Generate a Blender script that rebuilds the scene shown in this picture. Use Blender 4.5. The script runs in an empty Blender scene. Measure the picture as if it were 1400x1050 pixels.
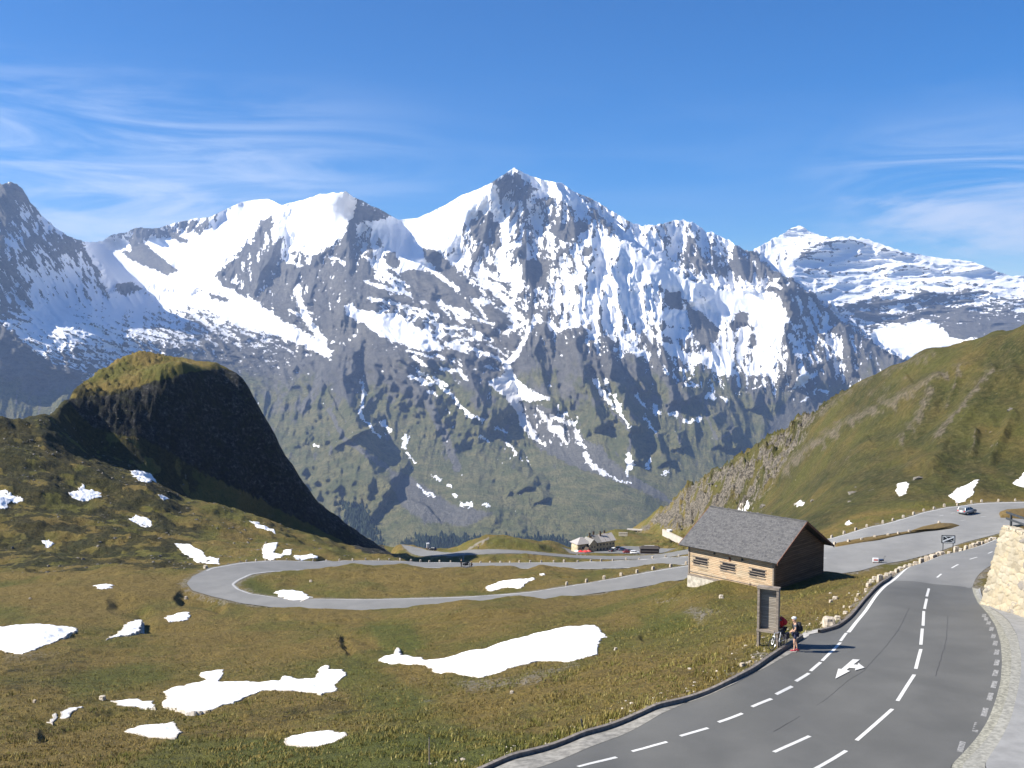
import bpy, bmesh, math, random
import numpy as np
from mathutils import Vector, Matrix
random.seed(7)
R = math.radians
# ------------------------------------------------------------------ camera, sky, sun, exposure
CAMZ = 16.7
F = 1374.0
PITCH = math.atan((525-437)/F)
scene = bpy.context.scene
cam_d = bpy.data.cameras.new('camera'); cam = bpy.data.objects.new('camera', cam_d)
scene.collection.objects.link(cam); scene.camera = cam
cam.location = (0, 0, CAMZ); cam.rotation_euler = (math.pi/2 - PITCH, 0, 0)
cam_d.sensor_width = 36; cam_d.lens = 36*F/1400; cam_d.clip_start = 0.5; cam_d.clip_end = 60000
SUN_EL, SUN_AZ = R(38.5), R(-98)          # azimuth measured from +Y towards +X
sd = Vector((math.sin(SUN_AZ)*math.cos(SUN_EL), math.cos(SUN_AZ)*math.cos(SUN_EL), math.sin(SUN_EL)))
sun_d = bpy.data.lights.new('sun', 'SUN'); sun_d.energy = 5.0; sun_d.angle = R(0.5); sun_d.color = (1, .95, .87)
sun = bpy.data.objects.new('sun', sun_d); scene.collection.objects.link(sun)
sun.rotation_euler = sd.to_track_quat('Z', 'Y').to_euler(); sun.location = (-60, -20, 80)
world = bpy.data.worlds.new('World'); scene.world = world; world.use_nodes = True
wn, wl = world.node_tree.nodes, world.node_tree.links
wn.clear()
wo = wn.new('ShaderNodeOutputWorld'); wb = wn.new('ShaderNodeBackground')
sky = wn.new('ShaderNodeTexSky'); sky.sky_type = 'NISHITA'; sky.sun_disc = False
sky.sun_elevation = SUN_EL; sky.sun_rotation = SUN_AZ; sky.altitude = 2400; sky.air_density = 1.0; sky.dust_density = 0.3; sky.ozone_density = 3.0
wb.inputs['Strength'].default_value = 0.10
# cirrus: stretched noise on the direction, mixed towards white
tc = wn.new('ShaderNodeTexCoord'); 
def wmap(sc, rot=(0,0,0), loc=(0,0,0)):
    m = wn.new('ShaderNodeMapping'); m.inputs['Scale'].default_value = sc; m.inputs['Rotation'].default_value = rot; m.inputs['Location'].default_value = loc
    wl.new(tc.outputs['Generated'], m.inputs['Vector']); return m
def wnoise(m, s, d, rough, dist):
    n = wn.new('ShaderNodeTexNoise'); n.inputs['Scale'].default_value = s; n.inputs['Detail'].default_value = d
    n.inputs['Roughness'].default_value = rough; n.inputs['Distortion'].default_value = dist; wl.new(m.outputs[0], n.inputs['Vector']); return n
def wmr(src, a, b, c=0., d=1., interp='SMOOTHSTEP'):
    m = wn.new('ShaderNodeMapRange'); m.interpolation_type = interp
    for k, v in zip(('From Min','From Max','To Min','To Max'), (a,b,c,d)): m.inputs[k].default_value = v
    wl.new(src, m.inputs['Value']); return m.outputs['Result']
def wmath(op, a, b):
    m = wn.new('ShaderNodeMath'); m.operation = op
    for i, v in enumerate((a, b)):
        if isinstance(v, (int, float)): m.inputs[i].default_value = v
        else: wl.new(v, m.inputs[i])
    return m.outputs[0]
n1 = wnoise(wmap((1, 1, 6.5), (0, R(-7), 0)), 3.4, 9, .62, 1.2)
n2 = wnoise(wmap((1, 1, 2.5), (0, 0, 0), (3.1, 1.7, .4)), 1.6, 3, .5, .3)
sx = wn.new('ShaderNodeSeparateXYZ'); wl.new(tc.outputs['Generated'], sx.inputs[0])
band = wmath('MULTIPLY', wmr(sx.outputs['Z'], -.02, .09), wmr(sx.outputs['Z'], .13, .25, 1., 0.))
side = wmath('MAXIMUM', wmr(sx.outputs['X'], .02, -.34), wmath('MULTIPLY', wmr(sx.outputs['X'], .22, .40), wmr(sx.outputs['Z'], .10, .20, 1.2, .2)))
cl = wmath('MULTIPLY', wmr(n1.outputs['Fac'], .34, .68), wmr(n2.outputs['Fac'], .32, .50))
cl = wmath('MULTIPLY', cl, wmath('MULTIPLY', band, wmath('MAXIMUM', side, .10)))
mx = wn.new('ShaderNodeMix'); mx.data_type = 'RGBA'; wl.new(wmath('MULTIPLY', cl, .66), mx.inputs['Factor'])
hs = wn.new('ShaderNodeHueSaturation'); hs.inputs['Saturation'].default_value = 1.66; hs.inputs['Value'].default_value = .67; hs.inputs['Hue'].default_value = .506
wl.new(sky.outputs[0], hs.inputs['Color']); wl.new(hs.outputs[0], mx.inputs['A']); mx.inputs['B'].default_value = (4.6, 5.0, 5.6, 1)
wl.new(mx.outputs['Result'], wb.inputs['Color']); wl.new(wb.outputs[0], wo.inputs[0])
vs = scene.view_settings
vs.view_transform = 'Standard'; vs.look = 'None'; vs.gamma = 1; vs.exposure = 1.13; vs.use_curve_mapping = False
scene.render.engine = 'CYCLES'
scene.cycles.volume_bounces = 0

# ------------------------------------------------------------------ numpy helpers
def slope(py):                                   # z per metre of depth for a picture row
    dy = (525-np.asarray(py, float))/F
    return (-math.sin(PITCH)+dy*math.cos(PITCH))/(math.cos(PITCH)+dy*math.sin(PITCH))
def xfac(px, py):
    dy = (525-np.asarray(py, float))/F
    return (np.asarray(px, float)-700)/F/(math.cos(PITCH)+dy*math.sin(PITCH))
def W(px, py, D):                                # a surveyed point: direction and distance -> world
    return np.array([xfac(px, py)*D, D, CAMZ+slope(py)*D])
def proj(X, Y, Z):
    X, Y, Z = (np.asarray(a, float) for a in (X, Y, Z))
    dz = Z-CAMZ
    zf = Y*math.cos(PITCH)-dz*math.sin(PITCH); yu = dz*math.cos(PITCH)+Y*math.sin(PITCH)
    return 700+F*X/zf, 525-F*yu/zf
def py_of(D, z):
    return proj(0, D, z)[1]
_rng = np.random.RandomState(11)
_perm = np.tile(_rng.permutation(512), 3)
_ga = _rng.rand(512)*2*np.pi; _gx, _gy = np.cos(_ga), np.sin(_ga)
def perlin(x, y, seed=0):
    x = np.asarray(x, float)+seed*37.7; y = np.asarray(y, float)+seed*91.3
    xi = np.floor(x).astype(np.int64); yi = np.floor(y).astype(np.int64); xf = x-xi; yf = y-yi
    xi &= 511; yi &= 511
    u = xf*xf*xf*(xf*(xf*6-15)+10); v = yf*yf*yf*(yf*(yf*6-15)+10)
    def g(ix, iy, dx, dy):
        h = _perm[_perm[ix & 511]+(iy & 511)]; return _gx[h]*dx+_gy[h]*dy
    a = g(xi, yi, xf, yf); b = g(xi+1, yi, xf-1, yf); c = g(xi, yi+1, xf, yf-1); d = g(xi+1, yi+1, xf-1, yf-1)
    return 1.5*((a+u*(b-a))*(1-v)+(c+u*(d-c))*v)
def fbm(x, y, o=4, g=.5, seed=0, l=2.03):
    s = 0; a = 1; n = 0
    for k in range(o):
        s = s+a*perlin(x, y, seed+k); n += a; a *= g; x = x*l; y = y*l
    return s/n
def ridged(x, y, o=4, g=.5, seed=0, l=2.03):     # 0..1, 1 on sharp crests
    s = 0; a = 1; n = 0; w = 1
    for k in range(o):
        r = 1-np.abs(perlin(x, y, seed+k))*1.3; r = np.clip(r, 0, 1)**2
        s = s+a*r*w; w = np.clip(r*1.4, 0, 1); n += a; a *= g; x = x*l; y = y*l
    return s/n
def sstep(a, b, x):
    t = np.clip((x-a)/(b-a), 0, 1); return t*t*(3-2*t)
def rbf_fit(P, v, c, lam=1e-4):
    P = np.asarray(P, float); v = np.asarray(v, float); n = len(P)
    d = np.sqrt(((P[:, None]-P[None])**2).sum(-1)+c*c)
    A = np.zeros((n+3, n+3)); A[:n, :n] = -d+lam*np.eye(n); A[:n, n] = 1; A[:n, n+1:] = P; A[n, :n] = 1; A[n+1:, :n] = P.T
    return P, np.linalg.solve(A, np.r_[v, 0, 0, 0]), c
def rbf_eval(m, Q):
    P, w, c = m; Q = np.asarray(Q, float); out = np.empty(len(Q)); n = len(P)
    for i in range(0, len(Q), 20000):
        q = Q[i:i+20000]; d = np.sqrt(((q[:, None]-P[None])**2).sum(-1)+c*c)
        out[i:i+20000] = -d@w[:n]+w[n]+q@w[n+1:]
    return out
def bilin(G, u, v):                              # G[row v, col u]
    h, w = G.shape; u = np.clip(u, 0, w-1.001); v = np.clip(v, 0, h-1.001)
    a = u.astype(int); b = v.astype(int); fu = u-a; fv = v-b
    return (G[b, a]*(1-fu)+G[b, a+1]*fu)*(1-fv)+(G[b+1, a]*(1-fu)+G[b+1, a+1]*fu)*fv
def cubic(G, u, v):
    h, w = G.shape; u = np.clip(u, 1, w-2.001); v = np.clip(v, 1, h-2.001)
    a = u.astype(int); b = v.astype(int); fu = u-a; fv = v-b
    def k(t): return (-.5*t+t*t-.5*t**3, 1-2.5*t*t+1.5*t**3, .5*t+2*t*t-1.5*t**3, -.5*t*t+.5*t**3)
    ku, kv = k(fu), k(fv); s = 0
    for j in range(4):
        s = s+kv[j]*sum(ku[i]*G[b+j-1, a+i-1] for i in range(4))
    return s
def poly_sd(X, Y, poly, pad):
    """signed distance (+ inside) to a polygon, evaluated near it only; far away = -pad"""
    P = np.asarray(poly, float); out = np.full(X.shape, -float(pad))
    m = (X > P[:, 0].min()-pad) & (X < P[:, 0].max()+pad) & (Y > P[:, 1].min()-pad) & (Y < P[:, 1].max()+pad)
    if not m.any(): return out
    x, y = X[m], Y[m]; best = np.full(x.shape, 1e18); ins = np.zeros(x.shape, bool)
    for (x0, y0), (x1, y1) in zip(P, np.roll(P, -1, 0)):
        dx, dy = x1-x0, y1-y0; L = dx*dx+dy*dy+1e-12
        t = np.clip(((x-x0)*dx+(y-y0)*dy)/L, 0, 1)
        best = np.minimum(best, (x-x0-t*dx)**2+(y-y0-t*dy)**2)
        if y0 != y1: ins ^= ((y0 > y) != (y1 > y)) & (x < (x1-x0)*(y-y0)/(y1-y0)+x0)
    d = np.sqrt(best); out[m] = np.where(ins, d, -np.minimum(d, pad)); return out
def line_d(X, Y, line, pad):
    """distance to a polyline, side (+1 right of travel when y points down) and travel fraction, near it only"""
    P = np.asarray(line, float); D = np.full(X.shape, float(pad)); S = np.ones(X.shape); T = np.zeros(X.shape)
    m = (X > P[:, 0].min()-pad) & (X < P[:, 0].max()+pad) & (Y > P[:, 1].min()-pad) & (Y < P[:, 1].max()+pad)
    if not m.any(): return D, S, T
    x, y = X[m], Y[m]; best = np.full(x.shape, float(pad)**2); s = np.ones(x.shape); tt = np.zeros(x.shape); n = len(P)-1
    for i in range(n):
        x0, y0 = P[i]; dx, dy = P[i+1]-P[i]; L = dx*dx+dy*dy+1e-12
        t = np.clip(((x-x0)*dx+(y-y0)*dy)/L, 0, 1); d2 = (x-x0-t*dx)**2+(y-y0-t*dy)**2
        b = d2 < best; best = np.where(b, d2, best); s = np.where(b, np.sign(dy*(x-x0)-dx*(y-y0)), s); tt = np.where(b, (i+t)/n, tt)
    D[m] = np.sqrt(best); S[m] = s; T[m] = tt; return D, S, T

# ------------------------------------------------------------------ object helpers
COL = scene.collection
def link(o, parent=None):
    COL.objects.link(o)
    if parent is not None: o.parent = parent
    return o
def props(o, label=None, cat=None, group=None, kind=None):
    for k, v in (('label', label), ('category', cat), ('group', group), ('kind', kind)):
        if v: o[k] = v
    return o
def empty(name, loc, rz=0, label=None, cat=None, group=None):
    o = bpy.data.objects.new(name, None); o.empty_display_size = .3; COL.objects.link(o)
    o.location = tuple(float(a) for a in loc); o.rotation_euler = (0, 0, rz); return props(o, label, cat, group)
def np_mesh(name, V, Fq, mat, smooth=True, attrs=None):
    me = bpy.data.meshes.new(name); V = np.asarray(V, np.float32); Fq = np.asarray(Fq, np.int32); k = Fq.shape[1]
    me.vertices.add(len(V)); me.vertices.foreach_set('co', V.ravel())
    me.loops.add(Fq.size); me.loops.foreach_set('vertex_index', Fq.ravel())
    me.polygons.add(len(Fq)); me.polygons.foreach_set('loop_start', np.arange(0, Fq.size, k, dtype=np.int32))
    me.polygons.foreach_set('loop_total', np.full(len(Fq), k, np.int32))
    me.polygons.foreach_set('use_smooth', np.full(len(Fq), smooth))
    for an, A in (attrs or {}).items():
        at = me.attributes.new(an, 'FLOAT_COLOR', 'POINT'); at.data.foreach_set('color', np.asarray(A, np.float32).ravel())
    me.update(calc_edges=True); me.validate(); me.materials.append(mat)
    o = bpy.data.objects.new(name, me); COL.objects.link(o); return o
def grid_faces(nr, nc):
    i = np.arange(nr-1)[:, None]*nc+np.arange(nc-1)[None]
    return np.stack([i, i+nc, i+nc+1, i+1], -1).reshape(-1, 4)

# ------------------------------------------------------------------ materials
class NT:
    def __init__(s, name):
        s.m = bpy.data.materials.new(name); s.m.use_nodes = True; s.t = s.m.node_tree; s.n = s.t.nodes; s.l = s.t.links
        s.b = s.n['Principled BSDF']; s.b.inputs['Roughness'].default_value = .85; s.b.inputs['Specular IOR Level'].default_value = .25
    def tex(s): 
        return s.n.new('ShaderNodeTexCoord').outputs['Object']
    def noise(s, vec, sc, det=4, rough=.55, scale3=None, dist=0):
        if scale3:
            mp = s.n.new('ShaderNodeMapping'); mp.inputs['Scale'].default_value = scale3; s.l.new(vec, mp.inputs[0]); vec = mp.outputs[0]
        n = s.n.new('ShaderNodeTexNoise'); n.inputs['Scale'].default_value = sc; n.inputs['Detail'].default_value = det
        n.inputs['Roughness'].default_value = rough; n.inputs['Distortion'].default_value = dist; s.l.new(vec, n.inputs['Vector']); return n.outputs['Fac']
    def mr(s, v, a, b, c=0., d=1.):
        m = s.n.new('ShaderNodeMapRange'); m.interpolation_type = 'SMOOTHSTEP'
        for k, x in zip(('From Min','From Max','To Min','To Max'), (a,b,c,d)): m.inputs[k].default_value = x
        s.l.new(v, m.inputs['Value']); return m.outputs['Result']
    def math(s, op, a, b=0.):
        m = s.n.new('ShaderNodeMath'); m.operation = op
        for i, v in enumerate((a, b)):
            if isinstance(v, (int, float)): m.inputs[i].default_value = v
            else: s.l.new(v, m.inputs[i])
        return m.outputs[0]
    def mix(s, f, a, b, mode='MIX'):
        m = s.n.new('ShaderNodeMix'); m.data_type = 'RGBA'; m.blend_type = mode
        for k, v in (('Factor', f), ('A', a), ('B', b)):
            if isinstance(v, (int, float)): m.inputs[k].default_value = v
            elif isinstance(v, tuple): m.inputs[k].default_value = (*v, 1) if len(v) == 3 else v
            else: s.l.new(v, m.inputs[k])
        return m.outputs['Result']
    def attr(s, name):
        a = s.n.new('ShaderNodeAttribute'); a.attribute_name = name
        sp = s.n.new('ShaderNodeSeparateColor'); s.l.new(a.outputs['Color'], sp.inputs[0]); return [sp.outputs[0], sp.outputs[1], sp.outputs[2], a.outputs['Alpha']]
    def bump(s, h, strength, dist):
        b = s.n.new('ShaderNodeBump'); b.inputs['Strength'].default_value = strength; b.inputs['Distance'].default_value = dist
        s.l.new(h, b.inputs['Height']); s.l.new(b.outputs[0], s.b.inputs['Normal'])
    def out(s, col, rough=None):
        if isinstance(col, tuple): s.b.inputs['Base Color'].default_value = (*col, 1)
        else: s.l.new(col, s.b.inputs['Base Color'])
        if rough is not None: s.b.inputs['Roughness'].default_value = rough
        return s.m
def mat(name, col, rough=.7, var=.25, sc=6, metal=0, scale3=None, bump=0, spec=.3):
    t = NT(name); v = t.tex(); f = t.noise(v, sc, 5, .6, scale3)
    c = t.mix(t.mr(f, .3, .7), tuple(x*(1-var) for x in col), tuple(min(1, x*(1+var)) for x in col))
    t.b.inputs['Metallic'].default_value = metal; t.b.inputs['Specular IOR Level'].default_value = spec
    if bump: t.bump(f, .6, bump)
    return t.out(c, rough)
# ------------------------------------------------------------------ the far mountain range
def far_range():
    sky_pts = [(-260,330),(-150,290),(-60,262),(0,251),(22,250),(30,258),(45,280),(60,298),(80,315),(100,325),(118,331),(140,330),(150,322),(170,318),(186,311),(215,312),(240,305),(262,300),(285,298),(300,290),(330,277),(366,271),(385,281),(400,277),(430,268),(455,264),(472,261),(485,270),(505,279),(530,292),(545,300),(570,298),(600,285),(630,268),(655,258),(672,250),(690,238),(703,230),(712,234),(725,240),(745,246),(768,250),(785,262),(800,268),(820,278),(835,288),(850,296),(862,304),(880,310),(900,307),(918,303),(935,301),(950,305),(965,316),(985,323),(1003,333),(1018,343),(1028,344),(1040,335),(1060,325),(1070,320),(1085,310),(1098,309),(1110,318),(1130,325),(1150,324),(1178,324),(1200,333),(1230,342),(1270,350),(1290,353),(1330,358),(1360,370),(1385,378),(1400,377),(1500,400),(1660,420)]
    sp = np.array(sky_pts, float)
    cx = np.r_[np.arange(-260, -20, 6.), np.arange(-20, 1420, 1.2), np.arange(1420, 1661, 6.)]
    NR = 480
    s = np.interp(cx, sp[:, 0], sp[:, 1])
    snowy = np.clip(np.interp(cx, [0, 300, 380, 480, 540, 650, 800, 840, 1000, 1200, 1280, 1400], [1, .3, .15, .8, .1, .3, .3, 1, 1, .8, .2, .3]), 0, 1)
    s = s+(fbm(cx/9, cx*0, 4, .6, 3)*4.5)*snowy+fbm(cx/30, cx*0, 2, .5, 9)*1.5
    t = np.linspace(0, 1, NR)[:, None]
    PY = s[None]+(805-s[None])*t; PX = np.repeat(cx[None], NR, 0)
    base = [(-260,805,3100),(100,805,3200),(400,805,3200),(700,805,3200),(1000,805,3200),(1660,805,3400),
      (540,740,3500),(700,740,3500),(900,740,3600),(660,690,3800),(800,690,3850),(900,690,4000),(560,690,3800),(1300,740,3800),
      (700,232,7300),(470,262,6900),(550,300,7600),(366,271,8600),(140,332,8600),(200,310,8300),(200,400,7400),(300,350,7700),(330,420,6700),(260,400,7300),(450,480,6000),(250,440,5900),(250,480,5250),(205,440,5650),
      (350,540,5100),(450,600,4600),(500,680,4000),(440,690,3900),(600,600,4700),(700,620,4750),(700,520,5500),(700,400,6400),(600,400,6600),(600,480,5800),(520,400,6500),(520,500,5500),
      (850,400,6300),(850,300,7200),(850,500,5300),(850,600,4650),(950,305,7500),(960,380,7000),(960,430,6700),(960,500,5800),(960,600,4900),(1070,385,7100),(1070,500,6100),(1070,600,5300),(1020,450,6700),
      (1030,345,7500),(1200,330,8000),(1400,380,8000),(1200,430,7200),(1400,450,7000),(1200,550,6000),(1400,550,6000),(1660,420,8000),(1660,550,6200),
      (-260,330,5200),(-100,280,5400),(0,252,5700),(0,350,5000),(0,440,4450),(0,500,4150),(0,565,3900),(60,300,6200),(60,380,5700),(60,430,4950),(100,330,6650),(130,385,6750),(100,445,4850),(120,425,5300),(100,500,4500),(60,540,4250),(100,560,4150),(165,430,5600),(160,490,4850),(-200,500,4000)]
    b = np.array(base, float); m = rbf_fit(np.c_[b[:, 0]/400, b[:, 1]/250], b[:, 2], .05)
    gx = np.linspace(-260, 1660, 161); gy = np.linspace(220, 810, 75)
    G = rbf_eval(m, np.stack(np.meshgrid(gx/400, gy/250), -1).reshape(-1, 2)).reshape(75, 161)
    D0 = cubic(G, (PX+260)/12, (PY-220)/(590/74)); D = D0.copy(); pm = D0/F          # metres per pixel
    wx = PX+fbm(PX/28, PY/28, 3, .5, 40)*7; wy = PY+fbm(PX/28, PY/28, 3, .5, 50)*7
    # mountains standing further back, with a feathered edge
    def back(poly, off, feather=3, jag=9):
        nonlocal D
        kx = fbm(PX/13, PY/13, 4, .65, 44)*jag; ky = fbm(PX/13, PY/13, 4, .65, 46)*jag
        D = D+off*sstep(-feather, feather, poly_sd(wx*.5+PX*.5+kx, wy*.5+PY*.5+ky, poly, 16))
    back([(1026,335),(1040,352),(1060,372),(1085,383),(1112,400),(1132,418),(1162,445),(1192,468),(1245,495),(1300,540),(1800,580),(1800,150),(1026,150)], 1200)
    back([(790,262),(822,296),(848,324),(900,356),(945,382),(1000,394),(1040,392),(1068,395),(1062,374),(1040,352),(1024,335),(930,290),(850,280)], 650)
    back([(112,325),(135,365),(150,395),(300,398),(292,376),(320,350),(346,322),(357,303),(388,280),(370,260),(112,260)], 500, 6)
    def rid(line, wl_, wr, A, sharp=1.):
        """a crest; wl_/wr its reach to the picture's left/right, A how far it stands out (pixels' worth of metres)"""
        nonlocal D
        if line[0][1] > line[-1][1]: line = line[::-1]
        pad = max(wl_, wr)*1.3
        d, sd_, T = line_d(wx, wy, line, pad)
        w = np.where(sd_ > 0, wr, wl_)
        d = d*(1+.25*fbm(PX/14, PY/14, 2, .5, 70))
        prof = np.clip(1-d/w, 0, 1)**sharp; ends = sstep(0, .08, T)*sstep(1, .85, T)
        D = D-A*pm*prof*np.maximum(ends, .25*(d < w))
    rid([(655,574),(700,599),(760,629),(800,649),(860,664),(930,700)], 120, 16, 26)
    rid([(452,240),(470,262),(488,282),(478,312),(474,345),(484,380),(476,430),(468,468)], 75, 34, 26)
    rid([(468,468),(462,500),(470,540),(490,580),(500,600)], 60, 32, 74)
    rid([(480,590),(500,625),(515,650),(548,672)], 90, 42, 92)
    rid([(392,270),(372,292),(346,345),(326,392)], 22, 45, 16)
    rid([(425,345),(408,372),(396,410),(412,445)], 30, 15, 14)
    rid([(395,300),(385,330),(362,362),(345,400)], 20, 14, 9)
    rid([(690,228),(672,252),(655,280),(636,308),(622,332),(628,350)], 60, 30, 34)
    rid([(582,336),(612,362),(640,392),(672,428),(690,458)], 28, 28, 34)
    rid([(640,310),(660,345),(690,392),(715,430)], 14, 20, 13)
    rid([(700,212),(705,236),(716,275),(702,318),(712,352),(724,390),(738,425)], 32, 24, 32)
    rid([(745,258),(764,300),(768,330),(790,352),(782,385)], 28, 32, 30)
    rid([(820,330),(800,365),(790,410),(776,440)], 24, 22, 16)
    rid([(850,340),(838,380),(846,420),(862,462)], 22, 18, 16)
    rid([(885,365),(884,400),(897,440),(905,485)], 22, 16, 15)
    rid([(812,360),(815,410),(824,450),(838,490)], 15, 16, 14)
    rid([(868,352),(866,400),(880,450)], 12, 12, 9)
    rid([(745,440),(732,480),(745,530),(765,575)], 40, 24, 46)
    rid([(782,440),(790,480),(800,520),(815,560),(826,600)], 34, 28, 62)
    rid([(826,480),(838,520),(858,560),(880,600)], 26, 22, 44)
    rid([(865,480),(872,510),(888,545)], 20, 14, 30)
    rid([(905,500),(912,530),(925,550)], 20, 14, 28)
    rid([(845,322),(900,354),(948,388),(962,420)], 60, 22, 24)
    rid([(975,340),(985,372),(990,392)], 16, 16, 14); rid([(940,320),(950,352),(955,380)], 18, 14, 13)
    rid([(1010,350),(1018,380),(1030,400)], 16, 18, 15)
    rid([(1075,382),(1082,430),(1076,470),(1092,505),(1104,522)], 36, 42, 66)
    rid([(1010,435),(1002,452),(996,470)], 8, 14, 12); rid([(1032,455),(1025,475)], 8, 14, 12)
    rid([(1140,440),(1160,470),(1190,505),(1210,540)], 30, 38, 54)
    rid([(945,425),(950,450),(958,482)], 24, 18, 18)
    rid([(540,372),(520,395),(505,425)], 18, 22, 18); rid([(590,400),(586,425),(590,450)], 14, 16, 14); rid([(634,405),(640,435),(650,462)], 14, 16, 14)
    rid([(560,440),(610,470),(650,488),(680,500)], 26, 24, 30); rid([(500,400),(560,412),(610,432),(660,452)], 12, 20, 13)
    rid([(480,440),(540,470),(600,492),(640,515),(668,560),(690,590)], 80, 46, 84)
    rid([(600,520),(650,545),(660,575)], 40, 22, 16)
    rid([(540,470),(560,520),(590,560),(620,590)], 36, 20, 26)
    rid([(690,630),(712,650),(720,672)], 34, 20, 44); rid([(726,648),(738,672),(745,690)], 22, 14, 32)
    rid([(430,640),(470,650),(520,668)], 34, 20, 34); rid([(392,585),(440,595),(470,600)], 26, 14, 26)
    rid([(386,500),(400,540),(420,560)], 30, 30, 18)
    rid([(855,580),(866,610),(872,640)], 22, 14, 32); rid([(900,590),(905,615),(915,640)], 20, 14, 30); rid([(925,590),(932,615)], 16, 12, 26)
    rid([(975,565),(985,590),(990,615)], 18, 14, 30); rid([(1000,585),(1008,615)], 14, 12, 26); rid([(1030,530),(1036,560)], 18, 14, 28)
    rid([(936,520),(945,545)], 20, 20, 36)
    rid([(700,705),(720,730),(735,750)], 40, 16, 14); rid([(640,640),(655,690),(690,720)], 40, 30, 14)
    rid([(190,312),(212,342),(240,368)], 16, 16, 16)
    rid([(44,225),(28,252),(10,300),(-10,380),(-40,440)], 70, 60, 40)
    for (x0, y0, x1, y1) in ((10,350,50,430),(40,320,90,420),(70,340,115,425),(90,335,140,415)): rid([(x0,y0),((x0+x1)/2+3,(y0+y1)/2),(x1,y1)], 14, 16, 12)
    rid([(150,390),(190,390),(200,400)], 10, 14, 10)
    rid([(0,446),(20,456),(48,482),(80,503),(112,520),(140,535)], 26, 14, 16)
    # broken rock: ridged noise drawn out along the fall line, along tilted beds, or level beds
    ca, sa = math.cos(R(33)), math.sin(R(33))
    U = PX*ca+PY*sa; V = -PX*sa+PY*ca
    wd = sstep(480, 520, PX)*sstep(735, 690, PX)*sstep(340, 400, PY)*sstep(560, 500, PY)
    wh = sstep(1040, 1090, PX+(PY-350)*-.3)*(1-sstep(-4, 4, -poly_sd(PX, PY, [(1026,335),(1060,372),(1112,400),(1162,445),(1245,495),(1800,580),(1800,150),(1026,150)], 10)))
    wl2 = sstep(210, 150, PX-(PY-330)*.25)*sstep(450, 415, PY); wg = sstep(410, 440, PY+PX*.03)*sstep(560, 505, PY)*sstep(470, 400, PX)
    c5, s5 = math.cos(R(57)), math.sin(R(57)); U5 = PX*c5+PY*s5; V5 = -PX*s5+PY*c5; c2, s2_ = math.cos(R(24)), math.sin(R(24)); U2 = PX*c2+PY*s2_; V2 = -PX*s2_+PY*c2
    def tri(fv, fd, fh): return fv*(1-wd)*(1-wh)+fd*wd*(1-wh)+fh*wh
    def tri5(f, fl, fg): return (f*(1-wl2)+fl*wl2)*(1-wg)+fg*wg
    leanx = PX-.25*(PY-450)*np.sign(PX-720)*0.6
    n = 0
    for lam, amp, sd_ in ((70, .40, 1), (33, .48, 2), (15, .55, 3), (7, .5, 4), (3.4, .4, 5)):
        q = lam
        rv = ridged(leanx/q+.15*fbm(PX/60, PY/60, 2, .5, 8), PY/(q*2.6), 1, .5, sd_*10)
        rd = ridged(U/(q*2.6), V/q, 1, .5, sd_*10+3)
        rh = ridged(PX/(q*3.2), PY/(q*.9), 1, .5, sd_*10+5)
        rl_ = ridged(U5/(q*4), V5/(q*.8), 1, .5, sd_*10+6); rg = ridged(U2/(q*1.9), V2/(q*.7), 1, .5, sd_*10+7)
        n = n+amp*lam*(tri5(tri(rv, rd, rh), rl_, rg)-.55)*(1 if lam < 20 else (1-.55*wg)*(1-.45*sstep(540, 640, PY)))
    smooth = np.ones(PX.shape)
    def soft(poly, f, pad=14):
        nonlocal smooth
        k = sstep(-pad*.5, pad*.5, poly_sd(wx, wy, poly, pad)); smooth = smooth*(1-k)+f*k
    basin = [(118,339),(140,334),(178,345),(200,330),(250,322),(300,310),(330,275),(366,268),(388,280),(355,308),(320,352),(297,376),(330,398),(385,438),(440,468),(452,492),(395,464),(320,442),(270,416),(200,398),(150,382),(128,358)]
    soft(basin, .12)
    soft([(500,302),(560,296),(640,262),(672,250),(640,300),(618,340),(560,362),(530,335)], .2)
    soft([(400,276),(470,262),(484,275),(470,320),(430,345),(395,312)], .2)
    soft([(470,418),(545,428),(603,478),(500,442)], .3); soft([(950,385),(1055,400),(1078,438),(1040,440),(990,432),(962,412)], .2)
    soft([(845,325),(940,378),(960,410),(930,400),(860,360)], .3)
    soft([(1185,458),(1240,442),(1290,450),(1335,462),(1240,490)], .25)
    soft([(0,448),(45,480),(110,520),(60,565),(-260,600),(-260,448)], .45)
    soft([(1040,600),(1085,530),(1120,540),(1060,620)], .3)
    soft([(560,690),(640,640),(760,640),(920,700),(940,805),(480,805)], .5, 30)
    D = D-n*pm*smooth*(.26+.74*sstep(690, 490, PY))
    D = np.clip(D, 2900, 12000)
    X = xfac(PX, PY)*D; Z = CAMZ+slope(PY)*D
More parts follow.
